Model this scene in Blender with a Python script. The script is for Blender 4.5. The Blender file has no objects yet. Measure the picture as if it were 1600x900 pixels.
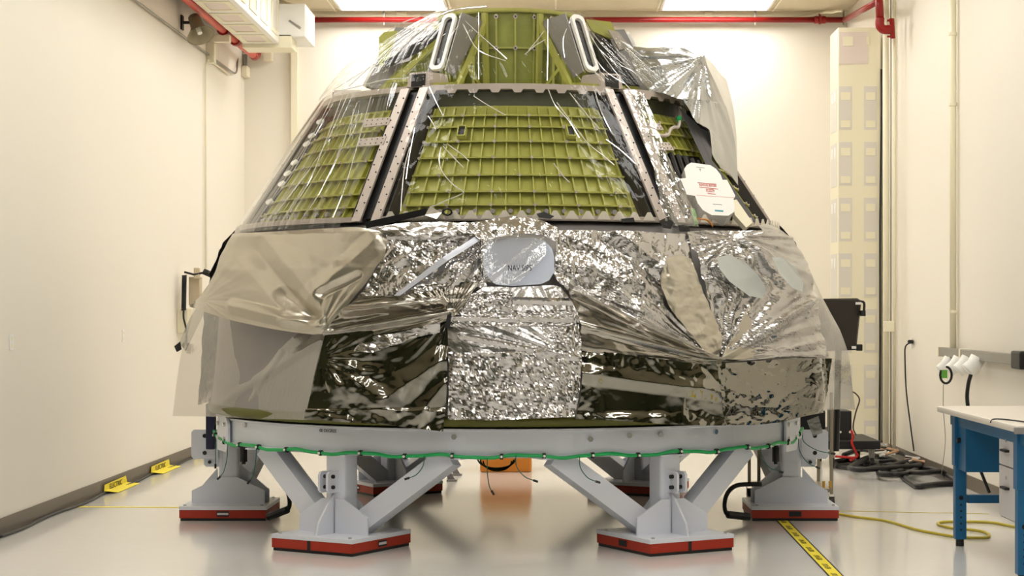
import bpy, bmesh, math, random
import numpy as np
from mathutils import Vector, Matrix
random.seed(7)
PI = math.pi
SC = bpy.context.scene
COL = SC.collection
# ------------------------------------------------------------------ camera
CX, CY, CZ = 0.365, -14.9, 1.7
F = 2816.0; VX, VY = 866.0, 485.0
cam = bpy.data.objects.new('camera', bpy.data.cameras.new('camera'))
COL.objects.link(cam); SC.camera = cam
cam.location = (CX, CY, CZ); cam.rotation_euler = (PI/2, 0, 0)
cam.data.sensor_width = 36; cam.data.lens = F/1600*36
cam.data.shift_x = (800-VX)/1600; cam.data.shift_y = (VY-450)/1600
cam.data.clip_end = 100
# ------------------------------------------------------------------ world, exposure
w = bpy.data.worlds.new('world'); SC.world = w; w.use_nodes = True
w.node_tree.nodes['Background'].inputs[0].default_value = (1, .97, .92, 1)
w.node_tree.nodes['Background'].inputs[1].default_value = .05
SC.view_settings.view_transform = 'Standard'; SC.view_settings.look = 'None'
SC.view_settings.exposure = 0.0; SC.view_settings.gamma = 1
try: SC.view_settings.use_curve_mapping = False
except Exception: pass
LAMP = 12.4          # emission of the ceiling light diffusers

# ------------------------------------------------------------------ materials
MATS = {}
def lin(c):
    return tuple(((x/255)/12.92 if x/255 <= .04045 else ((x/255+.055)/1.055)**2.4) for x in c)
def mat(name, rgb, rough=.5, metal=0., var=0., vscale=6., bump=0., bscale=40., coat=0., stretch=None, emit=0.):
    if name in MATS: return MATS[name]
    m = bpy.data.materials.new(name); m.use_nodes = True; MATS[name] = m
    nt = m.node_tree; p = nt.nodes['Principled BSDF']
    c = lin(rgb)
    p.inputs['Base Color'].default_value = (*c, 1)
    p.inputs['Roughness'].default_value = rough; p.inputs['Metallic'].default_value = metal
    if coat: p.inputs['Coat Weight'].default_value = coat; p.inputs['Coat Roughness'].default_value = .08
    if emit:
        p.inputs['Emission Color'].default_value = (1, .985, .95, 1); p.inputs['Emission Strength'].default_value = emit
    if var or bump:
        tc = nt.nodes.new('ShaderNodeTexCoord'); mp = nt.nodes.new('ShaderNodeMapping')
        nt.links.new(tc.outputs['Object'], mp.inputs[0])
        if stretch: mp.inputs['Scale'].default_value = stretch
    if var:
        n = nt.nodes.new('ShaderNodeTexNoise'); n.inputs['Scale'].default_value = vscale; n.inputs['Detail'].default_value = 6
        nt.links.new(mp.outputs[0], n.inputs['Vector'])
        mx = nt.nodes.new('ShaderNodeMix'); mx.data_type = 'RGBA'
        mx.inputs[6].default_value = (*[x*(1-var) for x in c], 1); mx.inputs[7].default_value = (*[min(1, x*(1+var)) for x in c], 1)
        nt.links.new(n.outputs['Fac'], mx.inputs[0]); nt.links.new(mx.outputs[2], p.inputs['Base Color'])
    if bump:
        n = nt.nodes.new('ShaderNodeTexNoise'); n.inputs['Scale'].default_value = bscale; n.inputs['Detail'].default_value = 4
        nt.links.new(mp.outputs[0], n.inputs['Vector'])
        b = nt.nodes.new('ShaderNodeBump'); b.inputs['Strength'].default_value = bump; b.inputs['Distance'].default_value = .01
        nt.links.new(n.outputs['Fac'], b.inputs['Height']); nt.links.new(b.outputs[0], p.inputs['Normal'])
    return m
def film(name, tint=(1, 1, 1), base=.06, edge=.6, rough=.06, haze=.03, hazecol=(235, 235, 235), bump=.3, bscale=30, power=2.2):
    """clear or smoky plastic film: see-through, glossy where it turns away, slightly milky"""
    if name in MATS: return MATS[name]
    m = bpy.data.materials.new(name); m.use_nodes = True; MATS[name] = m
    nt = m.node_tree; N = nt.nodes; L = nt.links
    for n in list(N): N.remove(n)
    out = N.new('ShaderNodeOutputMaterial'); tr = N.new('ShaderNodeBsdfTransparent'); tr.inputs[0].default_value = (*tint, 1)
    gl = N.new('ShaderNodeBsdfGlossy'); gl.inputs[0].default_value = (.95, .95, .95, 1); gl.inputs[1].default_value = rough
    df = N.new('ShaderNodeBsdfDiffuse'); df.inputs[0].default_value = (*lin(hazecol), 1)
    tl = N.new('ShaderNodeBsdfTranslucent'); tl.inputs[0].default_value = (*lin(hazecol), 1)
    lw = N.new('ShaderNodeLayerWeight'); lw.inputs[0].default_value = .5
    pw = N.new('ShaderNodeMath'); pw.operation = 'POWER'; pw.inputs[1].default_value = power
    ml = N.new('ShaderNodeMath'); ml.operation = 'MULTIPLY_ADD'; ml.inputs[1].default_value = edge; ml.inputs[2].default_value = base
    cl = N.new('ShaderNodeClamp')
    L.new(lw.outputs['Facing'], pw.inputs[0]); L.new(pw.outputs[0], ml.inputs[0]); L.new(ml.outputs[0], cl.inputs[0])
    tc = N.new('ShaderNodeTexCoord'); n = N.new('ShaderNodeTexNoise'); n.inputs['Scale'].default_value = bscale; n.inputs['Detail'].default_value = 3
    b = N.new('ShaderNodeBump'); b.inputs['Strength'].default_value = bump; b.inputs['Distance'].default_value = .01
    L.new(tc.outputs['Object'], n.inputs['Vector']); L.new(n.outputs['Fac'], b.inputs['Height'])
    L.new(b.outputs[0], gl.inputs['Normal']); L.new(b.outputs[0], lw.inputs['Normal'])
    a = N.new('ShaderNodeMixShader'); a.inputs[0].default_value = .5; L.new(df.outputs[0], a.inputs[1]); L.new(tl.outputs[0], a.inputs[2])
    h = N.new('ShaderNodeMixShader'); h.inputs[0].default_value = haze; L.new(tr.outputs[0], h.inputs[1]); L.new(a.outputs[0], h.inputs[2])
    g = N.new('ShaderNodeMixShader'); L.new(cl.outputs[0], g.inputs[0]); L.new(h.outputs[0], g.inputs[1]); L.new(gl.outputs[0], g.inputs[2])
    L.new(g.outputs[0], out.inputs[0])
    return m
WALL = mat('wall_paint', (240, 233, 219), .75, var=.02, vscale=.6)
CEIL = mat('ceiling_panel', (216, 203, 174), .8)
FLOOR = mat('epoxy_floor', (230, 227, 221), .16, var=.03, vscale=1.2, bump=.05, bscale=7, coat=.3)
KICK = mat('vinyl_base', (112, 102, 88), .5)
DARKW = mat('dark_hangar_cloth', (116, 120, 88), .9)
CREAM = mat('cream_metal', (240, 232, 205), .5)
WHITE = mat('white_paint', (244, 242, 236), .45)
RED = mat('red_pipe_paint', (148, 16, 14), .35)
STEEL = mat('grey_conduit', (150, 148, 140), .4, .6)
GREEN = mat('green_primer', (174, 174, 84), .42, var=.10, vscale=9)
GREEND = mat('green_primer_deep', (142, 148, 58), .5, var=.15, vscale=7)
OLIVE = mat('olive_bowl', (92, 92, 18), .5)
PLATE = mat('warm_grey_plate', (190, 178, 168), .4, .25, var=.05)
GREYP = mat('grey_plate', (150, 146, 144), .4, .2, var=.05)
BLACK = mat('black_rubber', (16, 15, 16), .45)
BLKP = mat('black_panel', (40, 34, 28), .6)
STAND = mat('stand_paint', (222, 225, 234), .38, var=.03, vscale=3, coat=.15)
PADR = mat('red_pad', (166, 42, 16), .5, var=.12)
BLUE = mat('bench_blue', (20, 98, 145), .4)
LAMIN = mat('bench_top', (226, 218, 206), .4)
DRAW = mat('drawer_front', (205, 200, 200), .45)
YEL = mat('yellow_tape', (246, 226, 40), .5)
YCORD = mat('yellow_cord', (206, 186, 60), .5)
GCORD = mat('green_hose', (30, 178, 96), .4)
TEALW = mat('teal_wire', (40, 100, 84), .5)
INK = mat('ink', (30, 28, 30), .7)
REDINK = mat('red_ink', (205, 60, 50), .6)
TEAL = mat('teal_sticker', (60, 150, 170), .5)
CHROME = mat('chrome', (215, 215, 215), .2, 1.)
SILV = mat('silver_foil', (200, 198, 197), .18, .95)
DRAPE = mat('drape_foil', (186, 188, 188), .24, .85, bump=.08, bscale=30)
SILVS = mat('smoky_foil', (178, 173, 164), .18, .93, bump=.06, bscale=30)
DKFOIL = mat('dark_mirror_foil', (150, 148, 140), .07, 1., bump=.03, bscale=25)
BEIGEF = mat('beige_foil', (200, 194, 180), .28, .85, bump=.12, bscale=40)
CLEAR = film('clear_film', base=.01, edge=.40, rough=.05, haze=.008, bump=.10, bscale=18, power=3.8)
CLEARL = film('clear_film_pulled', base=.03, edge=.7, rough=.07, haze=.03, bump=.12, power=2.6)
CLEARW = film('clear_film_bunched', base=.16, edge=.9, rough=.10, haze=.12)
SMOKY = film('smoky_film', tint=(.82, .80, .76), base=.20, edge=.5, rough=.12, haze=.16, hazecol=(200, 196, 185))
GREYF = film('grey_film', tint=(.6, .6, .58), base=.25, edge=.5, rough=.14, haze=.20, hazecol=(205, 205, 200))
GLINT = mat('fold_glint', (245, 245, 245), .15, .5)  # white stands for the highlights on folded film edges
ORANGE = mat('orange_case', (214, 132, 40), .5)
BLANK = mat('grey_blanket', (78, 76, 78), .7)
BLUEG = mat('blue_grey_sheet', (186, 194, 210), .3, .3, var=.06, vscale=9)
REDC = mat('red_cable', (190, 30, 25), .45)
TAG = mat('grey_tag', (150, 150, 145), .4)
LAMPM = mat('lamp_diffuser', (255, 255, 255), .5, emit=LAMP)

# ------------------------------------------------------------------ mesh helpers
def wl(o):
    v = Vector((0, 0, 0))
    while o is not None: v += o.location; o = o.parent
    return v
def link(o, parent=None):
    COL.objects.link(o)
    if parent is not None: o.parent = parent
    return o
def mo(name, verts, faces, m, parent=None, smooth=False, local=False):
    me = bpy.data.meshes.new(name)
    if parent is not None and not local:
        off = wl(parent); verts = [(v[0]-off.x, v[1]-off.y, v[2]-off.z) for v in verts]
    me.from_pydata([tuple(v) for v in verts], [], faces); me.materials.append(m)
    if smooth: me.polygons.foreach_set('use_smooth', [True]*len(me.polygons))
    me.update()
    return link(bpy.data.objects.new(name, me), parent)
def tag(o, label=None, cat=None, group=None, kind=None):
    if label: o['label'] = label
    if cat: o['category'] = cat
    if group: o['group'] = group
    if kind: o['kind'] = kind
    return o
def empty(name, loc, label, cat, group=None, rz=0):
    o = bpy.data.objects.new(name, None); COL.objects.link(o); o.location = loc; o.rotation_euler = (0, 0, rz)
    return tag(o, label, cat, group)
class MB:
    def __init__(s): s.v = []; s.f = []
    def add(s, v, f):
        n = len(s.v); s.v += [tuple(x) for x in v]; s.f += [tuple(i+n for i in q) for q in f]; return s
    def box(s, x0, x1, y0, y1, z0, z1):
        x0, x1 = sorted((x0, x1)); y0, y1 = sorted((y0, y1)); z0, z1 = sorted((z0, z1))
        return s.hexa([(x0,y0,z0),(x1,y0,z0),(x1,y1,z0),(x0,y1,z0),(x0,y0,z1),(x1,y0,z1),(x1,y1,z1),(x0,y1,z1)])
    def hexa(s, p):
        return s.add(p, [(3,2,1,0),(4,5,6,7),(0,1,5,4),(1,2,6,5),(2,3,7,6),(3,0,4,7)])
    def bbox(s, x0, x1, y0, y1, z0, z1, b=.01):
        """bevelled box"""
        bm = bmesh.new(); bmesh.ops.create_cube(bm, size=1)
        for v in bm.verts: v.co = Vector(((x0+x1)/2+v.co.x*(x1-x0), (y0+y1)/2+v.co.y*(y1-y0), (z0+z1)/2+v.co.z*(z1-z0)))
        bmesh.ops.bevel(bm, geom=bm.edges[:], offset=b, segments=2, affect='EDGES', profile=.6)
        bm.verts.index_update()
        s.add([v.co[:] for v in bm.verts], [[v.index for v in f.verts] for f in bm.faces]); bm.free(); return s
    def beam(s, a, b, w, h=None, up=(0, 0, 1)):
        a = Vector(a); b = Vector(b); h = h or w; d = (b-a).normalized(); u = Vector(up)
        x = d.cross(u)
        if x.length < 1e-4: x = d.cross(Vector((0, 1, 0)))
        x.normalize(); y = x.cross(d).normalized()
        p = []
        for c in (a, b):
            for sx, sy in ((-1,-1),(1,-1),(1,1),(-1,1)): p.append(c+x*w/2*sx+y*h/2*sy)
        return s.hexa(p)
    def tube(s, pts, r, n=8, cap=True, r1=None):
        pts = [Vector(p) for p in pts]; N = len(pts); base = len(s.v); ref = None
        for i, p in enumerate(pts):
            d = (pts[min(i+1, N-1)]-pts[max(i-1, 0)]).normalized()
            if ref is None:
                ref = Vector((0, 0, 1)) if abs(d.z) < .9 else Vector((1, 0, 0))
            x = d.cross(ref)
            if x.length < 1e-5: x = d.cross(Vector((.3, .9, .2)))
            x.normalize(); ref = x.cross(d).normalized()
            rr = r if r1 is None else r+(r1-r)*i/(N-1)
            for k in range(n):
                a = 2*PI*k/n; s.v.append(tuple(p+(x*math.cos(a)+ref*math.sin(a))*rr))
        for i in range(N-1):
            for k in range(n):
                a = base+i*n+k; b = base+i*n+(k+1) % n; s.f.append((a, b, b+n, a+n))
        if cap:
            s.f.append(tuple(base+k for k in range(n))[::-1]); s.f.append(tuple(base+(N-1)*n+k for k in range(n)))
        return s
    def lathe(s, prof, a0=0, a1=360, n=48, c=(0, 0, 0), axis='z'):
        base = len(s.v); m = len(prof); full = abs(a1-a0) >= 360; cnt = n if full else n+1
        for i in range(cnt):
            a = math.radians(a0+(a1-a0)*i/n)
            for r, z in prof: s.v.append((c[0]+r*math.sin(a), c[1]-r*math.cos(a), c[2]+z))
        for i in range(n):
            for j in range(m-1):
                a = base+i*m+j; b = base+((i+1) % cnt)*m+j; s.f.append((a, b, b+1, a+1))
        return s
    def arc(s, r0, r1, z0, z1, a0, a1, n=12, r0b=None, r1b=None):
        """curved closed bar; angle 0 faces the camera, positive to the right"""
        r0b = r0 if r0b is None else r0b; r1b = r1 if r1b is None else r1b
        base = len(s.v)
        for i in range(n+1):
            a = math.radians(a0+(a1-a0)*i/n); sa, ca = math.sin(a), -math.cos(a)
            for r, z in ((r0, z0), (r1, z0), (r1b, z1), (r0b, z1)): s.v.append((r*sa, r*ca, z))
        for i in range(n):
            for j in range(4):
                a = base+i*4+j; b = base+i*4+(j+1) % 4; s.f.append((a, b, b+4, a+4))
        s.f.append((base+3, base+2, base+1, base)); s.f.append(tuple(base+n*4+j for j in range(4))); return s
    def prism(s, poly, ax):
        """poly: list of 3D points, ax: extrusion vector"""
        n = len(poly); ax = Vector(ax); p = [Vector(q) for q in poly]
        return s.add(p+[q+ax for q in p], [tuple(range(n))[::-1], tuple(range(n, 2*n))]+[(i, (i+1) % n, n+(i+1) % n, n+i) for i in range(n)])
    def frame(s, outer, inner, ax):
        n = len(outer); ax = Vector(ax); o = [Vector(q) for q in outer]; i_ = [Vector(q) for q in inner]
        v = o+i_+[q+ax for q in o]+[q+ax for q in i_]; f = []
        for k in range(n):
            l = (k+1) % n
            f += [(k, l, n+l, n+k), (2*n+k, 3*n+k, 3*n+l, 2*n+l), (k, 2*n+k, 2*n+l, l), (n+k, n+l, 3*n+l, 3*n+k)]
        return s.add(v, f)
    def build(s, name, m, parent=None, smooth=False, local=False):
        o = mo(name, s.v, s.f, m, parent, smooth, local)
        bm = bmesh.new(); bm.from_mesh(o.data); bmesh.ops.recalc_face_normals(bm, faces=bm.faces[:]); bm.to_mesh(o.data); bm.free()
        return o
def W(px, py, Y):
    """world point of a spot seen at px,py that stands at depth Y"""
    d = Y-CY; return Vector((CX+(px-VX)/F*d, Y, CZ-(py-VY)/F*d))
def FL(px, py, z=0):
    d = (CZ-z)*F/(py-VY); return Vector((CX+(px-VX)/F*d, CY+d, z))
def smoothpts(P, n=6):
    P = [Vector(p) for p in P]; out = []
    for i in range(len(P)-1):
        a, b, c, d = P[max(i-1, 0)], P[i], P[i+1], P[min(i+2, len(P)-1)]
        for k in range(n):
            t = k/n; out.append(.5*((2*b)+(c-a)*t+(2*a-5*b+4*c-d)*t*t+(-a+3*b-3*c+d)*t**3))
    out.append(P[-1]); return out
def text(name, s, size, loc, rot, m, parent=None, ext=.001, align='CENTER', sx=1):
    c = bpy.data.curves.new(name, 'FONT'); c.body = s; c.size = size; c.extrude = ext; c.align_x = align; c.align_y = 'CENTER'
    t = bpy.data.objects.new(name, c); COL.objects.link(t)
    me = bpy.data.meshes.new_from_object(t.evaluated_get(bpy.context.evaluated_depsgraph_get()))
    bpy.data.objects.remove(t); me.materials.clear(); me.materials.append(m)
    o = link(bpy.data.objects.new(name, me), parent)
    o.matrix_local = Matrix.Translation(Vector(loc)-(wl(parent) if parent else Vector((0, 0, 0)))) @ rot.to_4x4() @ Matrix.Diagonal((sx, 1, 1, 1))
    return o
FRONT = Matrix(((1, 0, 0), (0, 0, -1), (0, 1, 0)))       # text plane facing -y

# ------------------------------------------------------------------ room
XL, XR, YB, YF, ZC = CX-4.18, CX+3.95, CY+24.3, -27.0, 5.72
def struct(name, mb, m): return tag(mb.build(name, m), kind='structure')
struct('floor', MB().box(XL-8.2, XR+8.2, YF-.2, YB+.2, -.2, 0), FLOOR)
YL, YR = -3.4, -5.2       # the room opens here into a wide dim hall
struct('wall_left', MB().box(XL-.2, XL, YL, YB+.2, 0, ZC), WALL)
struct('wall_right', MB().box(XR, XR+.2, YR, YB+.2, 0, ZC), WALL)
struct('wall_front_left', MB().box(XL-8, XL-.2, YL, YL+.2, 0, ZC), DARKW)
struct('wall_front_right', MB().box(XR+.2, XR+8, YR, YR+.2, 0, ZC), DARKW)
struct('wall_hall_left', MB().box(XL-8.2, XL-8, YF-.2, YL+.2, 0, ZC), DARKW)
struct('wall_hall_right', MB().box(XR+8, XR+8.2, YF-.2, YR+.2, 0, ZC), DARKW)
struct('wall_back', MB().box(XL, XR, YB, YB+.2, 0, ZC+.2), WALL)
wf = struct('wall_front', MB().box(XL-8, XR+8, YF-.2, YF, 0, ZC+.2), DARKW)
dr = struct('door_1', MB().box(XL+.7, XR-.7, YF, YF+.05, 0, 4.8), DARKW)
for i in range(12):
    MB().box(XL+.72, XR-.72, YF+.051, YF+.09, .03+i*.4, .39+i*.4).build('door_panel', BLKP, dr)
# ceiling with openings is plain slab, lights hang flush under it
struct('ceiling', MB().box(XL-8.2, XR+8.2, YF-.2, YB+.2, ZC, ZC+.2), CEIL)
struct('baseboard_left', MB().box(XL, XL+.012, YL, YB, 0, .13), KICK)
struct('baseboard_right', MB().box(XR-.012, XR, YR, YB, 0, .13), KICK)
struct('baseboard_back', MB().box(XL+.012, XR-.012, YB-.012, YB, 0, .13), KICK)
# shadow gap cove along the top of the back wall
cv = MB(); cv.box(XL, XR, YB-.06, YB, ZC-.09, ZC); struct('trim_1', cv, CREAM)
cv = MB(); cv.box(XL, XR, YB-.05, YB-.001, ZC-.12, ZC-.093); struct('trim_2', cv, KICK)
# vertical boxed pilaster on back wall, left
struct('trim_3', MB().box(W(456, 0, YB).x, W(466, 0, YB).x, YB-.08, YB, .13, 5.3), CREAM)
# ceiling grid tees
tr = MB()
for x in (CX-2.93, CX-1.38, CX+.02, CX+1.38, CX+2.93): tr.box(x-.012, x+.012, -20, YB-.1, ZC-.012, ZC)
for k in range(19): tr.box(XL, XR, YB-.25-k*1.9-.012, YB-.25-k*1.9+.012, ZC-.0115, ZC)
struct('trim_4', tr, CREAM)
# ceiling lights
rows = [YB-1.13-k*2.55 for k in range(14)]  # rearmost rows are unseen, added to brighten the hall behind the camera
for iy, yy in enumerate(rows):
    for sx in (-1, 1):
        x = CX+sx*2.13; y0, y1 = yy, yy+.80
        o = empty('ceiling_light', (x, (y0+y1)/2, ZC), '', 'light', 'ceiling light panels')
        if iy == 0:
            o['label'] = 'white glowing ceiling light panel at upper %s, near back wall' % ('left, above the green cone' if sx < 0 else 'right, above the red pipe')
            del o['group']
        else: o['label'] = 'square white ceiling light panel out of view over room and hall'
        fr = MB(); a, b = .72, .40
        ym = (y0+y1)/2
        fr.frame([(x-a, ym-b-.03, ZC-.03), (x+a, ym-b-.03, ZC-.03), (x+a, ym+b+.03, ZC-.03), (x-a, ym+b+.03, ZC-.03)],
                 [(x-a+.03, ym-b, ZC-.03), (x+a-.03, ym-b, ZC-.03), (x+a-.03, ym+b, ZC-.03), (x-a+.03, ym+b, ZC-.03)], (0, 0, .03))
        fr.build('frame', WHITE, o)
        MB().box(x-a+.03, x+a-.03, ym-b, ym+b, ZC-.022, ZC-.001).build('diffuser', LAMPM, o)
# small fittings on the cove
for i, (a, b, lab) in enumerate(((620, 635, 'small cream junction plate on ceiling edge beside left light'), (1102, 1112, 'small cream junction plate on ceiling edge below right light'))):
    p0 = W(a, 18, YB-.1); p1 = W(b, 22, YB-.1)
    tag(MB().bbox(p0.x, p1.x, YB-.12, YB-.05, p1.z, p0.z, .005).build('junction_plate', CREAM), lab, 'plate')

# red pipe along back wall
def flange(mb, c, ax, r, t):
    c = Vector(c); ax = Vector(ax).normalized(); mb.tube([c-ax*t/2, c+ax*t/2], r, 12)
rp = empty('sprinkler_pipe', W(870, 31, YB-.18), 'long red sprinkler pipe running across the top of the back wall', 'pipe')
z = W(0, 31, YB-.18).z
MB().tube([(W(484, 0, YB-.18).x, YB-.18, z), (W(1322, 0, YB-.18).x, YB-.18, z)], .038, 14).build('straight_run', RED, rp, True)
mb = MB(); cpx = W(1281, 0, YB-.18).x
for dx, r, t in ((0, .06, .03), (-.05, .05, .05), (.05, .05, .05)): flange(mb, (cpx+dx, YB-.18, z), (1, 0, 0), r, t)
mb.tube([(cpx, YB-.18, z), (cpx, YB-.18, z+.09)], .015); mb.build('coupling', RED, rp)
for px in (1318, 1180, 600): MB().tube([(W(px, 0, YB-.18).x, YB-.18, ZC), (W(px, 0, YB-.18).x, YB-.18, z-.07)], .012).build('hanger_rod', STEEL, rp)
d1 = empty('sprinkler_riser', W(1378, 20, 5.6), 'red sprinkler riser with elbow hanging in the right corner above the tall column', 'pipe')
Yr = YB-4.2
pts = smoothpts([W(1341, 31, YB-.35), W(1350, 22, YB-1.2), W(1368, 4, YB-2.4), W(1372, 0, Yr)], 4)
MB().tube([W(1320, 31, YB-.3), W(1372, 2, Yr)], .036, 12).build('branch', RED, d1, True)
MB().tube([W(1373, -12, Yr), W(1375, 30, Yr)], .045, 12).build('drop_pipe', RED, d1, True)
MB().tube(smoothpts([W(1375, 28, Yr), W(1375, 40, Yr), W(1381, 46, Yr), W(1392, 46, Yr)], 5), .052, 12).build('elbow', RED, d1, True)
MB().tube([W(1393, 29, Yr), W(1395, 60, Yr)], .03, 12).build('valve', RED, d1, True)
mb = MB()
for py in (32, 52, 57): mb.tube([W(1386, py, Yr), W(1397, py, Yr)], .012)
mb.build('valve_handle', RED, d1)
tag(MB().tube(smoothpts([W(1245, 27, YB-.1), W(1275, 22, YB-.12), W(1290, 19, YB-.3), W(1300, 19, YB-.4), W(1308, 17, YB-.5), W(1316, 17, YB-.6)], 4), .02, 8).build('conduit', CREAM, smooth=True), 'cream bent conduit above the red pipe at right', 'conduit')
# left red pipe under beam
Xp = CX-(866-400)/F*24.0
lp = empty('sprinkler_pipe', (Xp, YB-.3, 5.1), 'faded red sprinkler pipe sloping along the left wall below the slotted duct', 'pipe')
lpz = W(398, 88, YB-.35).z
PINK = mat('pink_red_paint', (222, 92, 76), .45)
xx = W(398, 88, YB-.35).x
MB().tube([(xx, YL+.1, lpz), (xx, YB-.35, lpz)], .05, 14).build('straight_run', PINK, lp, True)
mb = MB(); 
for py in (55, 65):
    dd = -(xx-CX)*F/(866-(866-(866-398)*0)-0) if 0 else 0
for yy in (YB-2.6, YB-1.8): flange(mb, (xx, yy, lpz), (0, 1, 0), .075, .12)
mb.build('coupling', RED, lp)
MB().tube(smoothpts([(xx, YB-.5, lpz), (xx, YB-.32, lpz), (xx+.02, YB-.2, lpz+.1), (xx+.02, YB-.18, lpz+.5)], 5), .052, 12).build('elbow', RED, lp, True)
# slotted duct top-left
def slotted(name, x0, x1, y0, y1, z0, z1, label, faces, per, parent_rot=None):
    o = empty(name, ((x0+x1)/2, (y0+y1)/2, z0), label, 'duct')
    MB().bbox(x0, x1, y0, y1, z0, z1, .012).build('body', CREAM, o)
    return o
PINKG = mat('duct_slot_tone', (228, 214, 204), .5); GREYG = mat('duct_slot_grey', (222, 216, 206), .5)
dx1 = CX-(866-440)/F*22.6; dz0 = CZ+(485-72)/F*22.6
# duct: right face X=dx1, bottom z=dz0
duct = empty('slotted_cable_duct', (dx1-.45, 3, dz0), 'cream slotted cable duct hanging along the ceiling at upper left', 'duct')
MB().bbox(dx1-.45, dx1, YL, YB-1.9, dz0, ZC-.02, .012).build('body', WHITE, duct)
for k in range(14):
    y1 = YB-2.05-k*.78
    a = MB(); a.frame([(dx1-.06, y1, dz0-.012), (dx1-.06, y1-.62, dz0-.012), (dx1-.43, y1-.62, dz0-.012), (dx1-.43, y1, dz0-.012)],
                      [(dx1-.12, y1-.08, dz0-.012), (dx1-.12, y1-.54, dz0-.012), (dx1-.36, y1-.54, dz0-.012), (dx1-.36, y1-.08, dz0-.012)], (0, 0, .014))
    a.build('slot_frame', CREAM, duct)
    MB().box(dx1-.36, dx1-.12, y1-.54, y1-.08, dz0-.004, dz0+.002).build('slot', PINKG, duct)
    zt, zb = ZC-.12, dz0+.12
    a = MB(); a.frame([(dx1+.012, y1, zb-.05), (dx1+.012, y1-.5, zb-.05), (dx1+.012, y1-.5, zt), (dx1+.012, y1, zt)],
                      [(dx1+.012, y1-.07, zb), (dx1+.012, y1-.43, zb), (dx1+.012, y1-.43, zt-.07), (dx1+.012, y1-.07, zt-.07)], (-.014, 0, 0))
    a.build('slot_frame', CREAM, duct)
    MB().box(dx1-.002, dx1+.004, y1-.43, y1-.07, zb, zt-.07).build('slot', GREYG, duct)
MB().bbox(dx1-.46, dx1+.16, YB-1.9, YB-1.45, dz0-.05, dz0+.12, .01).build('cross_beam', CREAM, duct)
# end box
e0 = W(440, 63, YB-1.6); e1 = W(482, 12, YB-1.6)
eb = tag(MB().bbox(e0.x, e1.x, YB-1.9, YB-1.0, e0.z, e1.z, .012).build('air_box', WHITE), 'white square box at the end of the slotted duct, upper left', 'box')
MB().beam(W(452, 32, YB-1.91), W(470, 44, YB-1.91), .02, .02).build('lever', STEEL, eb)
tag(MB().tube(smoothpts([W(436, 0, YB-1.2), W(445, 6, YB-1.2), W(458, 10, YB-1.2)], 4), .035, 8).build('conduit', CREAM, smooth=True), 'short cream pipe bending over the white square box', 'conduit')
# left wall conduits
cz = CZ+.738*4.16
cc = empty('wall_conduit', (XL+.03, 4, cz), 'long thin grey conduit running up along the left wall', 'conduit')
MB().tube([(XL+.03, YL+.1, cz), (XL+.03, YB-1.0, cz)], .012, 8).build('run', STEEL, cc)
MB().tube(smoothpts([(XL+.03, YB-1.0, cz), (XL+.04, YB-.8, cz+.05), W(372, 82, YB-.3), W(378, 80, YB-.15), W(392, 86, YB-.06)], 4), .012, 8).build('bend', STEEL, cc)
vd = (866-320)/F; Yv = CY+4.16/vd
dc = empty('wall_conduit', (XL+.03, Yv, 2.2), 'thin vertical conduit dropping to the wall telephone on the left wall', 'conduit')
MB().tube(smoothpts([(XL+.03, Yv+1.6, cz-.06), (XL+.03, Yv+.3, cz-.06), (XL+.03, Yv+.05, cz-.12), (XL+.03, Yv, cz-.3)], 4)+[(XL+.03, Yv, 2.2)], .012, 8).build('run', CREAM, dc, True)
# cream L bracket on the wall
lb = empty('wall_bracket', W(340, 60, YB-3.2), 'cream L-shaped bracket on the left wall holding the faded pipe', 'bracket')
yb = YB-2.6
MB().bbox(XL, XL+.28, yb-.06, yb+.06, lpz-.15, lpz-.06, .008).build('arm', CREAM, lb)
MB().bbox(XL, XL+.10, yb-.06, yb+.06, lpz-.40, lpz-.151, .008).build('post', CREAM, lb)
# horn speaker
hs = empty('horn_speaker', W(288, 35, CY+20.0), 'grey-green horn loudspeaker on the left wall under the faded red pipe', 'speaker')
hy = CY+20.2
a = W(303, 27, hy); b = W(317, 58, hy)
ax = (Vector((b.x, hy-.12, b.z))-a).normalized()
prof = [(0, .07), (.08, .075), (.14, .08), (.20, .105), (.25, .145), (.275, .165)]
HORN = mat('horn_olive', (150, 140, 112), .5); 
mb = MB(); x = ax.cross(Vector((0, 1, 0))).normalized(); y2 = x.cross(ax)
n = 24
vs = []; fs = []
for t, r in prof+[(.262, .15), (.20, .09), (.12, .03)]:
    for k in range(n):
        q = 2*PI*k/n; vs.append(a+ax*t*1.0+(x*math.cos(q)+y2*math.sin(q))*r*.95)
m_ = len(prof)+3
for i in range(m_-1):
    for k in range(n): fs.append((i*n+k, i*n+(k+1) % n, (i+1)*n+(k+1) % n, (i+1)*n+k))
fs.append(tuple(range(n))[::-1]); fs.append(tuple((m_-1)*n+k for k in range(n)))
mb.add(vs, fs); mb.build('horn', HORN, hs, True)
MB().tube([a+ax*.13, a+ax*.24], .028, 10).build('driver_cone', WHITE, hs)
mb = MB(); mb.beam(Vector((XL+.0, hy, a.z-.06)), a+Vector((-.02, 0, -.06)), .03, .03); mb.box(XL, XL+.02, hy-.05, hy+.05, a.z-.14, a.z+.02); mb.build('mount_bracket', BLKP, hs)
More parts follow.
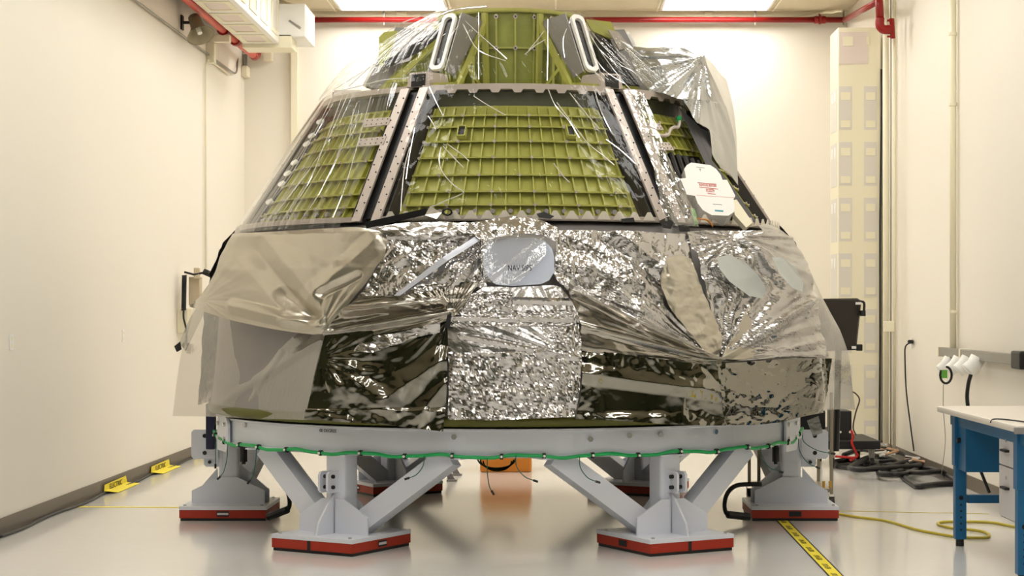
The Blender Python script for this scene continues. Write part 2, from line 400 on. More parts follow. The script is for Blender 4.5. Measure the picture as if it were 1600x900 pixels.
# security camera like fitting near corner
sf = empty('wall_fitting', W(385, 100, YB-.2), 'small cream fitting with a lever in the upper left corner', 'fitting')
MB().bbox(W(378, 0, YB-.2).x, W(387, 0, YB-.2).x, YB-.25, YB-.0, W(0, 119, YB-.2).z, W(0, 103, YB-.2).z, .01).build('body', CREAM, sf)
MB().tube([W(383, 103, YB-.15), W(383, 85, YB-.15)], .03, 8).build('stem', STEEL, sf)
MB().beam(W(368, 104, YB-.2), W(380, 111, YB-.2), .03).build('lever', CREAM, sf)
tag(MB().bbox(W(411, 0, YB-.1).x, W(425, 0, YB-.1).x, YB-.12, YB, W(0, 95, YB-.1).z, W(0, 80, YB-.1).z, .01).build('junction_box', CREAM), 'small cream junction box on back wall beside the red pipe elbow', 'box')

# tall slotted column right
cy0 = CY+21.3; c0 = W(1309, 0, cy0).x; c1 = W(1376, 0, cy0).x; ct = W(0, 43, cy0).z
tc_ = empty('slotted_column', ((c0+c1)/2, cy0+.3, 0), 'tall cream slotted cable column standing against the right end of the back wall', 'column')
MB().bbox(c0+.004, c1, cy0, cy0+.62, 0, ct, .012).build('body', CREAM, tc_)
MB().box(c0+.016, c0+.36, cy0-.004, cy0+.01, W(0, 100, cy0).z, W(0, 50, cy0).z).build('top_recess', PINKG, tc_)
MB().bbox(W(1317, 0, cy0).x, W(1333, 0, cy0).x, cy0-.009, cy0+.01, W(0, 72, cy0).z, W(0, 57, cy0).z, .003).build('label_plate', CREAM, tc_)
MB().bbox(W(1354, 0, cy0).x, W(1359, 0, cy0).x, cy0-.009, cy0+.01, W(0, 70, cy0).z, W(0, 57, cy0).z, .003).build('label_plate', CREAM, tc_)
k = 0
for py in (135, 222, 309, 396, 483, 570, 657):
    for pa, pb in ((1311, 1331), (1350, 1370)):
        z1, z0 = W(0, py, cy0).z, W(0, py+68, cy0).z; x0, x1 = W(pa, 0, cy0).x, W(pb, 0, cy0).x
        MB().box(x0, x1, cy0-.004, cy0+.01, z0, z1).build('slot', GREYG, tc_)
        MB().box(x0+.02, x1-.02, cy0-.009, cy0+.01, z1-.16, z1-.07).build('slot_tab', CREAM, tc_)
        MB().box(x0+.02, x1-.02, cy0-.009, cy0+.01, z0+.03, z0+.11).build('slot_tab', CREAM, tc_)
    z1, z0 = W(0, py, cy0).z, W(0, py+68, cy0).z
    MB().box(c0, c0+.01, cy0+.08, cy0+.54, z0, z1).build('slot', GREYG, tc_)
    for q in (.14, .36): MB().box(c0-.006, c0+.01, cy0+q, cy0+q+.1, z1-.17, z1-.05).build('slot_tab', WHITE, tc_)
# conduits in right corner
for px, r, yy, lab, m in ((1384, .035, 5.9, 'wide cream pipe in the right corner beside the slotted column', CREAM), (1392, .008, 5.6, 'thin dark conduit line in the right corner', STEEL), (1397, .02, 5.4, 'slim cream pipe in the right corner, nearest to the bare right wall', CREAM)):
    p = W(px, 0, yy)
    if p.x > XR-.04: p.x = XR-.04
    tag(MB().tube([(p.x, yy, .13), (p.x, yy, 5.7)], r, 10).build('corner_pipe', m, smooth=True), lab, 'pipe')
p = W(1389, 510, 5.35)
MB().bbox(p.x-.06, p.x+.05, 5.3, 5.38, p.z-.06, p.z+.06, .01).build('switch_box', CREAM, [o for o in COL.objects if o.name == 'corner_pipe.002'][0], local=False)
# black cable on the column
tag(MB().tube([W(1377, 108, cy0-.03), W(1377, 200, cy0-.03), W(1375, 350, cy0-.03), W(1375, 560, cy0-.03), W(1374, 690, cy0-.03)], .012, 6).build('cable', BLACK, smooth=True), 'black cable hanging down the right edge of the slotted column', 'cable')
# pipe on right wall
Yq = CY+3.9/((1489-866)/F)
rw = empty('wall_pipe', (XR-.05, Yq, 1.3), 'cream vertical pipe on the right wall above the grey rail', 'pipe')
MB().tube([(XR-.05, Yq, 1.28), (XR-.05, Yq, ZC)], .032, 12).build('run', CREAM, rw, True)
for py in (53, 163, 487): flange(mb := MB(), (XR-.05, Yq, W(0, py, Yq).z), (0, 0, 1), .042, .03); mb.build('clamp', CREAM, rw)
# left wall outlets
def outlet(px, py, lab):
    yy = CY+4.18/((866-px)/F); z = W(0, py, yy).z
    o = tag(MB().bbox(XL, XL+.008, yy-.04, yy+.04, z-.062, z+.062, .003).build('wall_plate', WHITE), lab, 'outlet')
    for dz in (-.028, .028): MB().bbox(XL+.006, XL+.011, yy-.018, yy+.018, z+dz-.016, z+dz+.016, .003).build('socket', CREAM, o)
outlet(17, 535, 'white wall outlet plate at the far left of the left wall')
outlet(192, 525, 'white wall outlet plate on the left wall, the one further back')
# telephone / control box on the left wall
Yt = CY+4.05/((866-303)/F)
ph = empty('wall_phone', (XL, Yt, 1.6), 'beige wall telephone box with black coiled cord on the left wall', 'telephone')
MB().bbox(XL, XL+.12, Yt-.3, Yt+.1, 1.45, 1.72, .01).build('back_box', CREAM, ph)
BEI = mat('beige_plastic', (196, 180, 150), .5)
p0 = W(300, 480, Yt-.1); p1 = W(316, 430, Yt-.1)
MB().bbox(XL+.12, XL+.24, Yt-.25, Yt-.08, p0.z+.02, p1.z-.02, .01).build('body', BEI, ph)
q0 = W(303, 427, Yt-.3); MB().bbox(q0.x, q0.x+.06, Yt-.32, Yt-.24, q0.z-.06, q0.z+.06, .006).build('cradle', BEI, ph)
MB().tube([W(318, 424, Yt-.3), W(332, 430, Yt-.3)], .035, 10).build('handset', BLACK, ph, True)
MB().tube([W(288, 425, Yt-.32), W(303, 429, Yt-.32), W(318, 426, Yt-.3)], .012, 8).build('hook', BLACK, ph)
hp = []
A = W(288, 430, Yt-.34); B = W(287, 485, Yt-.34)
for i in range(420):
    t = i/419; hp.append(A.lerp(B, t)+Vector((.024*math.cos(i*.55), .024*math.sin(i*.55), 0)))
MB().tube(hp, .005, 5).build('coiled_cord', BLACK, ph)
MB().tube(smoothpts([B, W(287, 497, Yt-.34), W(291, 515, Yt-.34), W(292, 540, Yt-.34)], 5), .011, 6).build('cord_tail', BLACK, ph)
MB().bbox(W(303, 0, Yt-.36).x, W(313, 0, Yt-.36).x, Yt-.38, Yt-.3, W(0, 477, Yt-.36).z, W(0, 471, Yt-.36).z, .006).build('button', mat('blue_plastic', (70, 120, 200), .4), ph)

# ------------------------------------------------------------------ floor lines and cords
def ribbon(name, a, b, wd, m, lab, cat, z=.002):
    a = Vector(a); b = Vector(b); d = (b-a).normalized(); n = Vector((-d.y, d.x, 0))*wd/2
    q = [a+n, a-n, b-n, b+n]; return tag(MB().prism([(p.x, p.y, 0.0005) for p in q], (0, 0, z)).build(name, m), lab, cat)
a = FL(117, 792); b = FL(300, 793)
ribbon('floor_tape', a, b, .055, YEL, 'yellow floor tape strip left of the left stand foot', 'tape')
tp_a = FL(1219, 810); tp_b = FL(1330, 925)
ft = ribbon('floor_tape', tp_a, tp_b, .085, YEL, 'printed yellow and black floor tape running forward from the right stand foot', 'tape')
d = (tp_b-tp_a).normalized(); n = Vector((-d.y, d.x, 0))
for s in (-1, 1): MB().beam(tp_a+n*s*.045+Vector((0, 0, .002)), tp_b+n*s*.045+Vector((0, 0, .002)), .009, .004).build('black_edge', INK, ft)
L_ = (tp_b-tp_a).length
ang = math.atan2(n.y, n.x)
rot = Matrix.Rotation(math.atan2(d.y, d.x)+PI, 3, 'Z')
nt_ = 9
for i in range(nt_):
    c = tp_a+d*(L_*(i+.5)/nt_)+Vector((0, 0, .0035))
    text('lettering', 'KEEP OUT', .052, c, rot, INK, ft, .0003)
ribbon('floor_tape', FL(1285, 798), FL(1545, 803), .02, YCORD, 'thin yellow floor tape line running right towards the blue workbench', 'tape')
pts = [FL(x, y, .01) for x, y in ((1281, 792), (1292, 799), (1310, 803), (1340, 808), (1385, 814), (1430, 827), (1460, 833), (1490, 838), (1515, 840), (1540, 840), (1546, 837), (1538, 831), (1512, 827), (1488, 825), (1467, 820), (1470, 816), (1500, 815), (1545, 816), (1575, 821), (1620, 830))]
tag(MB().tube(smoothpts(pts, 5), .011, 8).build('extension_cord', YCORD, smooth=True), 'yellow extension cord snaking over the floor under the workbench', 'cord')
# cable along the left baseboard with tape flaps
cp = []
for i in range(40):
    y = -1.5+i*.27; cp.append((XL+.05+.02*math.sin(i*.9), y, .014))
tag(MB().tube(smoothpts(cp, 3), .012, 6).build('cable', BLACK, smooth=True), 'black cable lying along the left baseboard', 'cable')
for (pa, ya, pb, yb_, lab) in ((165, 760, 198, 748, 'yellow warning tape flap on the left baseboard, the nearest one'), (238, 732, 265, 722, 'yellow warning tape flap on the left baseboard, the middle one'), (305, 706, 326, 698, 'yellow warning tape flap on the left baseboard, the furthest one')):
    da = 4.14*F/(866-pa); db = 4.14*F/(866-pb); y0, y1 = CY+da, CY+db
    o = empty('warning_tape', (XL+.05, (y0+y1)/2, 0), lab, 'tape')
    X = XL+.03
    MB().prism([(X, y0, .09), (X, y1, .10), (X, y1+.05, .03), (X, y0-.02, .03)], (.003, 0, 0)).build('upper_flap', YEL, o)
    MB().prism([(X+.002, y0, .032), (X+.002, y1+.05, .03), (X+.085, y1+.22, .004), (X+.09, y0+.15, .003)], (0, 0, .003)).build('lower_flap', YEL, o)
    R = Matrix(((0, 0, 1), (1, 0, 0), (0, 1, 0)))
    text('lettering', 'ELECTRIC', .07, (X+.006, (y0+y1)/2, .055), R, INK, o, .0005, sx=1.6)

# ------------------------------------------------------------------ workbench
wb = empty('workbench', (XR-.55, -2.9, 0), 'blue steel workbench with pale laminate top against the right wall', 'workbench')
bx = CX+2.82; y0, y1 = CY+11.0, CY+13.3; zt = .995
mb = MB()
mb.bbox(bx, XR-.03, y0, y1, zt-.045, zt, .016); mb.build('tabletop', LAMIN, wb)
for yy in (y1-.28, y0+.27):
    l = MB().bbox(bx+.07, bx+.15, yy-.04, yy+.04, .05, .58, .004).build('leg', BLUE, wb)
    MB().bbox(bx+.062, bx+.162, yy-.05, yy+.05, .58, zt-.046, .004).build('leg_sleeve', BLUE, l)
    for i in range(5): MB().tube([(bx+.11, yy-.043, .12+i*.045), (bx+.11, yy-.03, .12+i*.045)], .008, 8).build('leg_hole', INK, l)
    MB().tube([(bx+.11, yy-.046, .35), (bx+.11, yy-.03, .35)], .016, 10).build('knob', BLACK, l)
    MB().tube([(bx+.11, yy, 0), (bx+.11, yy, .012), (bx+.11, yy, .014), (bx+.11, yy, .05)], .03, 12).build('foot', BLACK, l)
    l = MB().bbox(XR-.16, XR-.08, yy-.04, yy+.04, .0, zt-.046, .004).build('leg', BLUE, wb)
    MB().bbox(bx+.16, XR-.16, yy-.03, yy+.03, .31, .37, .004).build('cross_rail', BLUE, wb)
MB().bbox(bx+.08, bx+.12, y0+.1, y1-.1, zt-.13, zt-.047, .004).build('front_apron', BLUE, wb)
MB().bbox(bx+.12, XR-.1, y1-.2, y1-.16, zt-.13, zt-.047, .004).build('side_apron', BLUE, wb)
# hanging cabinet (far) and drawers
hc = MB().bbox(bx+.088, bx+.46, CY+12.74, CY+13.12, .555, zt-.047, .006).build('hanging_cabinet', BLUE, wb)
MB().tube([(bx+.06, CY+12.9, .77), (bx+.09, CY+12.9, .77)], .02, 10).build('knob', BLACK, hc)
dcab = MB().bbox(bx+.10, bx+.52, CY+11.33, CY+11.78, .355, zt-.05, .004).build('drawer_cabinet', BLKP, wb)
for za, zb in ((.70, .895), (.365, .692)):
    dd = MB().bbox(bx+.085, bx+.10, CY+11.36, CY+11.77, za, zb, .004).build('drawer', DRAW, dcab)
    
for za in (.80, .56):
    MB().bbox(bx+.055, bx+.085, CY+11.50, CY+11.64, za-.008, za+.008, .004).build('drawer_handle', BLACK, dcab)
    MB().tube([(bx+.078, CY+11.57, za+.065), (bx+.086, CY+11.57, za+.065)], .012, 10).build('lock', CHROME, dcab)
MB().tube(smoothpts([(bx+.16, y0+.1, zt+.006), (bx+.1, y0+.45, zt+.006), (bx+.02, y0+.62, zt+.005), (bx-.006, y0+.63, zt-.02)], 5), .005, 6).build('grounding_wire', BLACK, wb)
MB().bbox(bx-.012, bx+.25, y0-.01, y0+.02, zt-.05, zt-.01, .004).build('edge_clip', GREYP, wb)
tp = W(1600, 632, -3.0)
tag(MB().tube([(bx+.5, -3.0, zt+.0), (bx+.5, -3.0, zt+.03), (bx+.5, -3.0, zt+.06)], .045, 16, r1=.03).build('small_jar', WHITE, smooth=True), 'small white round jar at the right edge of the benchtop', 'jar')
# power strip on cross rail and box on floor
tag(MB().bbox(XR-.42, XR-.18, y1-.32, y1-.24, .371, .41, .006).build('power_strip', WHITE), 'white power strip with plugs on the lower rail of the bench', 'power strip')
tag(MB().bbox(XR-.42, XR-.2, y1-.1, y1+.2, 0, .16, .01).build('floor_box', GREYG), 'pale grey outlet box on the floor under the bench', 'box')
tag(MB().tube(smoothpts([W(1532, 735, y1-.3), W(1540, 755, y1-.3), W(1546, 770, y1-.3)], 4), .012, 6).build('cable', BLACK, smooth=True), 'short black cable hanging under the bench into the power strip', 'cable')

# ------------------------------------------------------------------ grey rail with caps on right wall
ry0 = CY+3.85*F/(1600-866)-1.2; ry1 = CY+3.85*F/(1463-866)
rz = CZ-.1075*3.85
rl = empty('wall_rail', (XR-.05, (ry0+ry1)/2, rz), 'grey metal power rail mounted on the right wall above the bench', 'rail')
MB().bbox(XR-.09, XR-.03, ry0, ry1, rz-.045, rz+.045, .008).build('bar', STEEL, rl)
for py in (ry1-.03, ry1-1.0): MB().bbox(XR-.095, XR-.001, py-.03, py+.03, rz-.05, rz+.05, .006).build('rail_clamp', CREAM, rl)
e = CY+3.82*F/(1594-866); MB().bbox(XR-.16, XR-.02, e-.1, e+.2, rz-.07, rz+.08, .02).build('end_plug', BLACK, rl)
caps = empty
for i, px in enumerate((1471, 1486, 1500, 1515)):
    yy = CY+3.8*F/(px+2-866)
    c = Vector((XR-.12, yy, CZ-(570-485)/F*(yy-CY)))
    labs = ['leftmost white plug cover hanging under the grey rail, cable loop below', 'second white plug cover from the left under the grey rail', 'third white plug cover from the left under the grey rail', 'rightmost and largest white plug cover under the grey rail']
    o = empty('plug_cover', c, labs[i], 'plug cover', 'white plug covers under the grey rail')
    ax = Vector((-.6, .0, -.55)).normalized()
    mb = MB(); r = .055+.006*i
    mb.tube([c-ax*.05+Vector((0, 0, .03)), c+ax*.0, c+ax*.07, c+ax*.085], r, 16); mb.build('shell', WHITE, o, True)
    MB().tube([c-ax*.05+Vector((0, 0, .03)), (XR-.05, yy, rz-.03)], .02, 8).build('neck', CREAM, o)
yy = CY+3.75*F/(1478-866)
lp_ = [W(1478+9*math.sin(t*2*PI*.85), 586-13*math.cos(t*2*PI*.85), yy-.2) for t in [i/16 for i in range(17)]]
tag(MB().tube(lp_, .012, 6).build('cable_loop', BLACK, smooth=True), 'looped thick black cable hanging from the leftmost plug cover', 'cable')
tag(MB().bbox(W(1471, 0, yy-.2).x, W(1480, 0, yy-.2).x, yy-.21, yy-.2, W(0, 591, yy-.2).z, W(0, 578, yy-.2).z, .002).build('green_tag', mat('leaf_green', (100, 170, 60), .5)), 'small green tag inside the black cable loop', 'tag')
yy = CY+3.75*F/(1516-866)
tag(MB().tube(smoothpts([W(1517, 585, yy), W(1513, 600, yy), W(1511, 620, yy), W(1513, 640, yy)], 5), .018, 8).build('cable', BLACK, smooth=True), 'thick black cable dropping from the rightmost plug cover to the bench', 'cable')
yy = CY+3.85*F/(1474-866)
tag(MB().tube(smoothpts([W(1474, 600, yy), W(1474, 640, yy), W(1477, 690, yy), W(1471, 740, yy)], 5), .004, 5).build('thin_wire', STEEL, smooth=True), 'thin grey wire hanging down the right wall left of the bench', 'wire')
yy = CY+3.88*F/(1420-866)
pc = empty('plugged_cable', W(1420, 540, yy), 'black plugged-in cord running down the right wall to the hoses', 'cord')
MB().tube(smoothpts([W(1424, 535, yy), W(1415, 541, yy-.02), W(1414, 560, yy), W(1416, 610, yy), W(1422, 660, yy), W(1428, 705, yy)], 5), .008, 6).build('cord', BLACK, pc, True)
MB().tube([W(1421, 534, yy), W(1427, 534, yy+.15)], .022, 10).build('plug', BLACK, pc, True)
MB().bbox(XR-.01, XR, yy+.15, yy+.25, W(0, 545, yy).z, W(0, 528, yy).z, .003).build('socket_plate', WHITE, pc)

# ------------------------------------------------------------------ hoses on floor
hoses = [
 ([(1300, 722), (1325, 719), (1348, 724), (1372, 728), (1350, 733), (1318, 730), (1303, 724)], 'black hose loop on the floor nearest the cart post'),
 ([(1370, 716), (1358, 725), (1335, 736), (1328, 742), (1345, 745), (1375, 743), (1400, 741), (1430, 739), (1440, 734), (1420, 731), (1390, 733)], 'black hose with a wide open loop, nearest to the camera in the hose pile'),
 ([(1372, 735), (1375, 746), (1395, 747), (1415, 746), (1432, 738), (1438, 731), (1420, 727), (1385, 730)], 'black hose looped in the middle of the hose pile'),
 ([(1410, 745), (1425, 755), (1436, 760), (1460, 757), (1500, 755)], 'black hose bending under the bench leg from the hose pile'),
 ([(1418, 741), (1440, 750), (1470, 748), (1500, 748)], 'black hose lying behind the bench leg'),
 ([(1425, 736), (1450, 738), (1470, 744), (1500, 757)], 'black hose next to the right baseboard'),
 ([(1340, 722), (1360, 714), (1385, 716), (1400, 722), (1380, 728), (1352, 726)], 'black hose coil heaped behind the copper fittings'),
 ([(1318, 714), (1345, 712), (1370, 716), (1400, 716), (1425, 724), (1440, 728)], 'black hose at the back of the hose pile'),
 ([(1375, 724), (1400, 726), (1418, 733), (1405, 742), (1380, 741)], 'short black hose crossing the middle of the pile'),
]
for i, (pp, lab) in enumerate(hoses):
    q = []
    for j, (x, y) in enumerate(pp):
        v = FL(x, y, .03); v.z = .03+.035*((i*2+j*3) % 3)*(1 if 0 < j < len(pp)-1 else .3)
        v.x = min(v.x, XR-.06)
        q.append(v)
    tag(MB().tube(smoothpts(q, 6), .028, 10).build('hose', BLACK, smooth=True), lab, 'hose', 'black hoses on the floor')
COPP = mat('copper_fitting', (196, 160, 130), .3, .8)
random.seed(3)
for i in range(14):
    px = random.uniform(1368, 1402) if i < 10 else random.uniform(1415, 1438); py = random.uniform(706, 722) if i < 10 else random.uniform(722, 733)
    v = FL(px, py+8, 0); v.z = random.uniform(.08, .17); v.x = min(v.x, XR-.15)
    a = random.uniform(-.6, .6); dv = Vector((math.cos(a), .4*math.sin(a), .25*math.sin(a*3)))*.07
    mb = MB(); mb.tube([v-dv, v+dv], .014, 8); mb.tube([v+dv*.6, v+dv*.95], .022, 6)
    tag(mb.build('hose_fitting', COPP if i % 2 else CHROME), ('small %s hose fitting %s the black hose pile' % ('copper' if i % 2 else 'silvery', 'heaped on the far left end of' if i < 10 else 'on the wall side of')), 'fitting', 'hose fittings on the hose pile')

# ------------------------------------------------------------------ monitor, cart, black cases behind right
mn = empty('monitor', W(1320, 500, 1.4), 'black flat monitor seen from behind at right of the wrapped cone', 'monitor')
Ym = 1.4
poly = [W(1262, 467, Ym-.3), W(1338, 466, Ym), W(1344, 470, Ym), W(1342, 490, Ym), W(1336, 547, Ym), W(1262, 550, Ym-.3)]
MB().prism(poly, (.02, .05, 0)).build('back_cover', BLKP, mn)
for a_, b_ in (((1344, 485), (1352, 494)), ((1338, 538), (1347, 548))):
    p0 = W(a_[0], b_[1], Ym); p1 = W(b_[0], a_[1], Ym); MB().bbox(p0.x, p1.x, Ym-.03, Ym+.03, p0.z, p1.z, .006).build('hinge', BLACK, mn)
for a_, b_ in (((1337, 472), (1346, 476)), ((1331, 541), (1338, 545))):
    p0 = W(a_[0], b_[1], Ym-.04); p1 = W(b_[0], a_[1], Ym-.04); MB().box(p0.x, p1.x, Ym-.04, Ym-.02, p0.z, p1.z).build('sticker', WHITE, mn)
MB().tube(smoothpts([W(1343, 471, Ym-.02), W(1350, 473, Ym-.02), W(1350, 486, Ym-.02)], 4), .012, 6).build('cable', BLACK, mn)
MB().tube([W(1310, 545, Ym+.1), W(1308, 640, Ym+.1), W(1306, 705, Ym+.1)], .03, 8).build('stand_post', BLACK, mn)
# cart
ct_ = empty('cart', FL(1290, 790), 'tall steel wheeled cart standing behind the right stand foot', 'cart')
STL = mat('cart_steel', (168, 158, 138), .35, .6)
yc0 = FL(1300, 796).y; yc1 = yc0+.75
xr = W(1299, 0, yc0).x; xl = xr-.62
zs0, zs1, ztop = .16, CZ-(702-485)/F*(yc0-CY+.4), 1.0
for X, Y in ((xr, yc0), (xr, yc1), (xl, yc0), (xl, yc1)):
    MB().bbox(X-.014, X+.014, Y-.014, Y+.014, .13, ztop, .004).build('post', STL, ct_)
    c = MB(); c.tube([(X-.02, Y, .055), (X+.02, Y, .055)], .055, 16); c = c.build('caster', BLACK, ct_)
    MB().box(X-.028, X-.022, Y-.02, Y+.03, .05, .13).box(X+.022, X+.028, Y-.02, Y+.03, .05, .13).build('fork', CHROME, c)
for zz in (zs0, zs1):
    MB().bbox(xl, xr, yc0+.0, yc1, zz-.015, zz+.015, .004).build('shelf', STL, ct_)
for px in (1287, 1297):
    p = W(px, 757, yc0-.03); tag(MB().bbox(p.x-.012, p.x+.012, p.y-.01, p.y+.012, p.z-.03, p.z+.03, .004).build('wrapped_clip', mat('ochre', (205, 160, 60), .5), ct_), 'ochre clip')
# black case on the cart
cb = empty('equipment_case', (xr-.3, yc0+.4, zs1+.015), 'black equipment case on the cart shelf below the right foil', 'case')
p0 = W(1250, 700, yc0+.1)
MB().bbox(xl+.03, xr-.03, yc0+.12, yc1-.1, zs1+.016, zs1+.36, .02).build('body', BLACK, cb)
MB().bbox(xl+.05, xr-.05, yc0+.14, yc1-.12, zs1+.362, zs1+.40, .01).build('lid', BLKP, cb)
for px in (1313, 1326):
    pass
bc = empty('equipment_case', W(1322, 690, 4.8), 'black case with round knobs behind the cart post at right', 'case')
p0 = W(1303, 691, 4.6); p1 = W(1331, 642, 4.6)
MB().bbox(p0.x, p1.x, 4.6, 5.1, p0.z, p1.z, .015).build('body', BLACK, bc)
for px in (1313, 1328):
    q = W(px, 675, 4.6); MB().tube([(q.x, 4.585, q.z), (q.x, 4.6, q.z)], .012, 10).build('knob', WHITE, bc)
pl = empty('low_platform', W(1340, 700, 4.9), 'low black platform trolley behind the cart at right', 'trolley')
p0 = W(1290, 703, 4.4); p1 = W(1376, 689, 4.4)
MB().bbox(p0.x, min(p1.x, XR-.3), 4.4, 5.5, p1.z-.09, p1.z-.0, .01).build('deck', BLACK, pl)
pw_ = min(p1.x, XR-.3)-p0.x
for dx in (.08, pw_-.08):
    for dy in (.1, 1.0):
        MB().tube([(p0.x+dx-.02, 4.4+dy, .06), (p0.x+dx+.02, 4.4+dy, .06)], .06, 14).build('wheel', BLACK, pl)
        MB().bbox(p0.x+dx-.03, p0.x+dx+.03, 4.4+dy-.02, 4.4+dy+.02, .08, p1.z-.09, .004).build('wheel_post', STEEL, pl)
for pts, lab in (([(1330, 672), (1333, 682), (1331, 692), (1336, 704), (1340, 712), (1334, 716), (1328, 720)], 'bright red cable hanging from the black case over the platform'), ([(1305, 713), (1318, 714), (1330, 715), (1340, 714)], 'red cable lying on the floor behind the cart post')):
    tag(MB().tube(smoothpts([W(x, y, 4.36) for x, y in pts], 4), .014, 6).build('cable', REDC, smooth=True), lab, 'cable')
tag(MB().tube(smoothpts([W(1331, 612, 1.3), W(1337, 615, 1.3), W(1343, 625, 1.3), W(1337, 645, 1.3), W(1333, 668, 1.3), W(1338, 680, 1.3)], 4), .007, 6).build('cable', mat('brown_cable', (70, 52, 36), .5), smooth=True), 'thin brown cable looping beside the foil hem at right', 'cable')
# hanging clear pouch
pz = empty('tag_pouch', W(1275, 670, -1.0), 'clear plastic pouch with brown contents hanging by the right end of the ring', 'pouch')
q = [W(1261, 657, -1.0), W(1279, 650, -1.0), W(1286, 676, -1.0), W(1270, 682, -1.0)]
MB().prism(q, (0, .006, 0)).build('sleeve', GREYF, pz)
q = [W(1266, 661, -.99), W(1276, 657, -.99), W(1281, 672, -.99), W(1272, 676, -.99)]
MB().prism(q, (0, .004, 0)).build('contents', mat('brown_paper', (130, 96, 62), .7), pz)
# orange thing under the stand, behind
oc = empty('transport_case', FL(790, 739), 'orange case lying on the floor far behind under the stand', 'case')
p0 = FL(750, 738); 
yo = p0.y; p1 = W(830, 700, yo)
MB().bbox(p0.x, p1.x, yo, yo+.7, 0, .36, .02).build('body', ORANGE, oc)
MB().bbox(p0.x+.02, p1.x-.02, yo+.02, yo+.68, .361, .46, .02).build('lid', mat('amber', (230, 170, 60), .5), oc)
for px, py, lab in ((706, 752, 'small grey jack foot on the floor under the stand, the nearer of two'), (714, 743, 'small grey jack foot on the floor under the stand, the further of two')):
    v = FL(px, py); mb = MB(); mb.box(v.x-.05, v.x+.05, v.y-.05, v.y+.05, 0, .02); mb.prism([(v.x-.04, v.y-.01, .02), (v.x+.03, v.y-.01, .02), (v.x-.03, v.y-.01, .13), (v.x-.07, v.y-.01, .13)], (0, .02, 0))
    tag(mb.build('jack_foot', GREYP), lab, 'jack foot')

# ------------------------------------------------------------------ stand
st = empty('capsule_stand', (0, 0, 0), 'light grey ring stand on six splayed legs with red pads under the wrapped capsule', 'stand')
ZR0, ZR1, RR = .675, .875, 2.39
mb = MB()
mb.lathe([(RR-.24, ZR0), (RR, ZR0), (RR, ZR0+.012), (RR-.012, ZR0+.02), (RR-.012, ZR1-.02), (RR, ZR1-.012), (RR, ZR1), (RR-.24, ZR1), (RR-.24, ZR0)], 0, 360, 120)
mb.build('ring_beam', STAND, st)
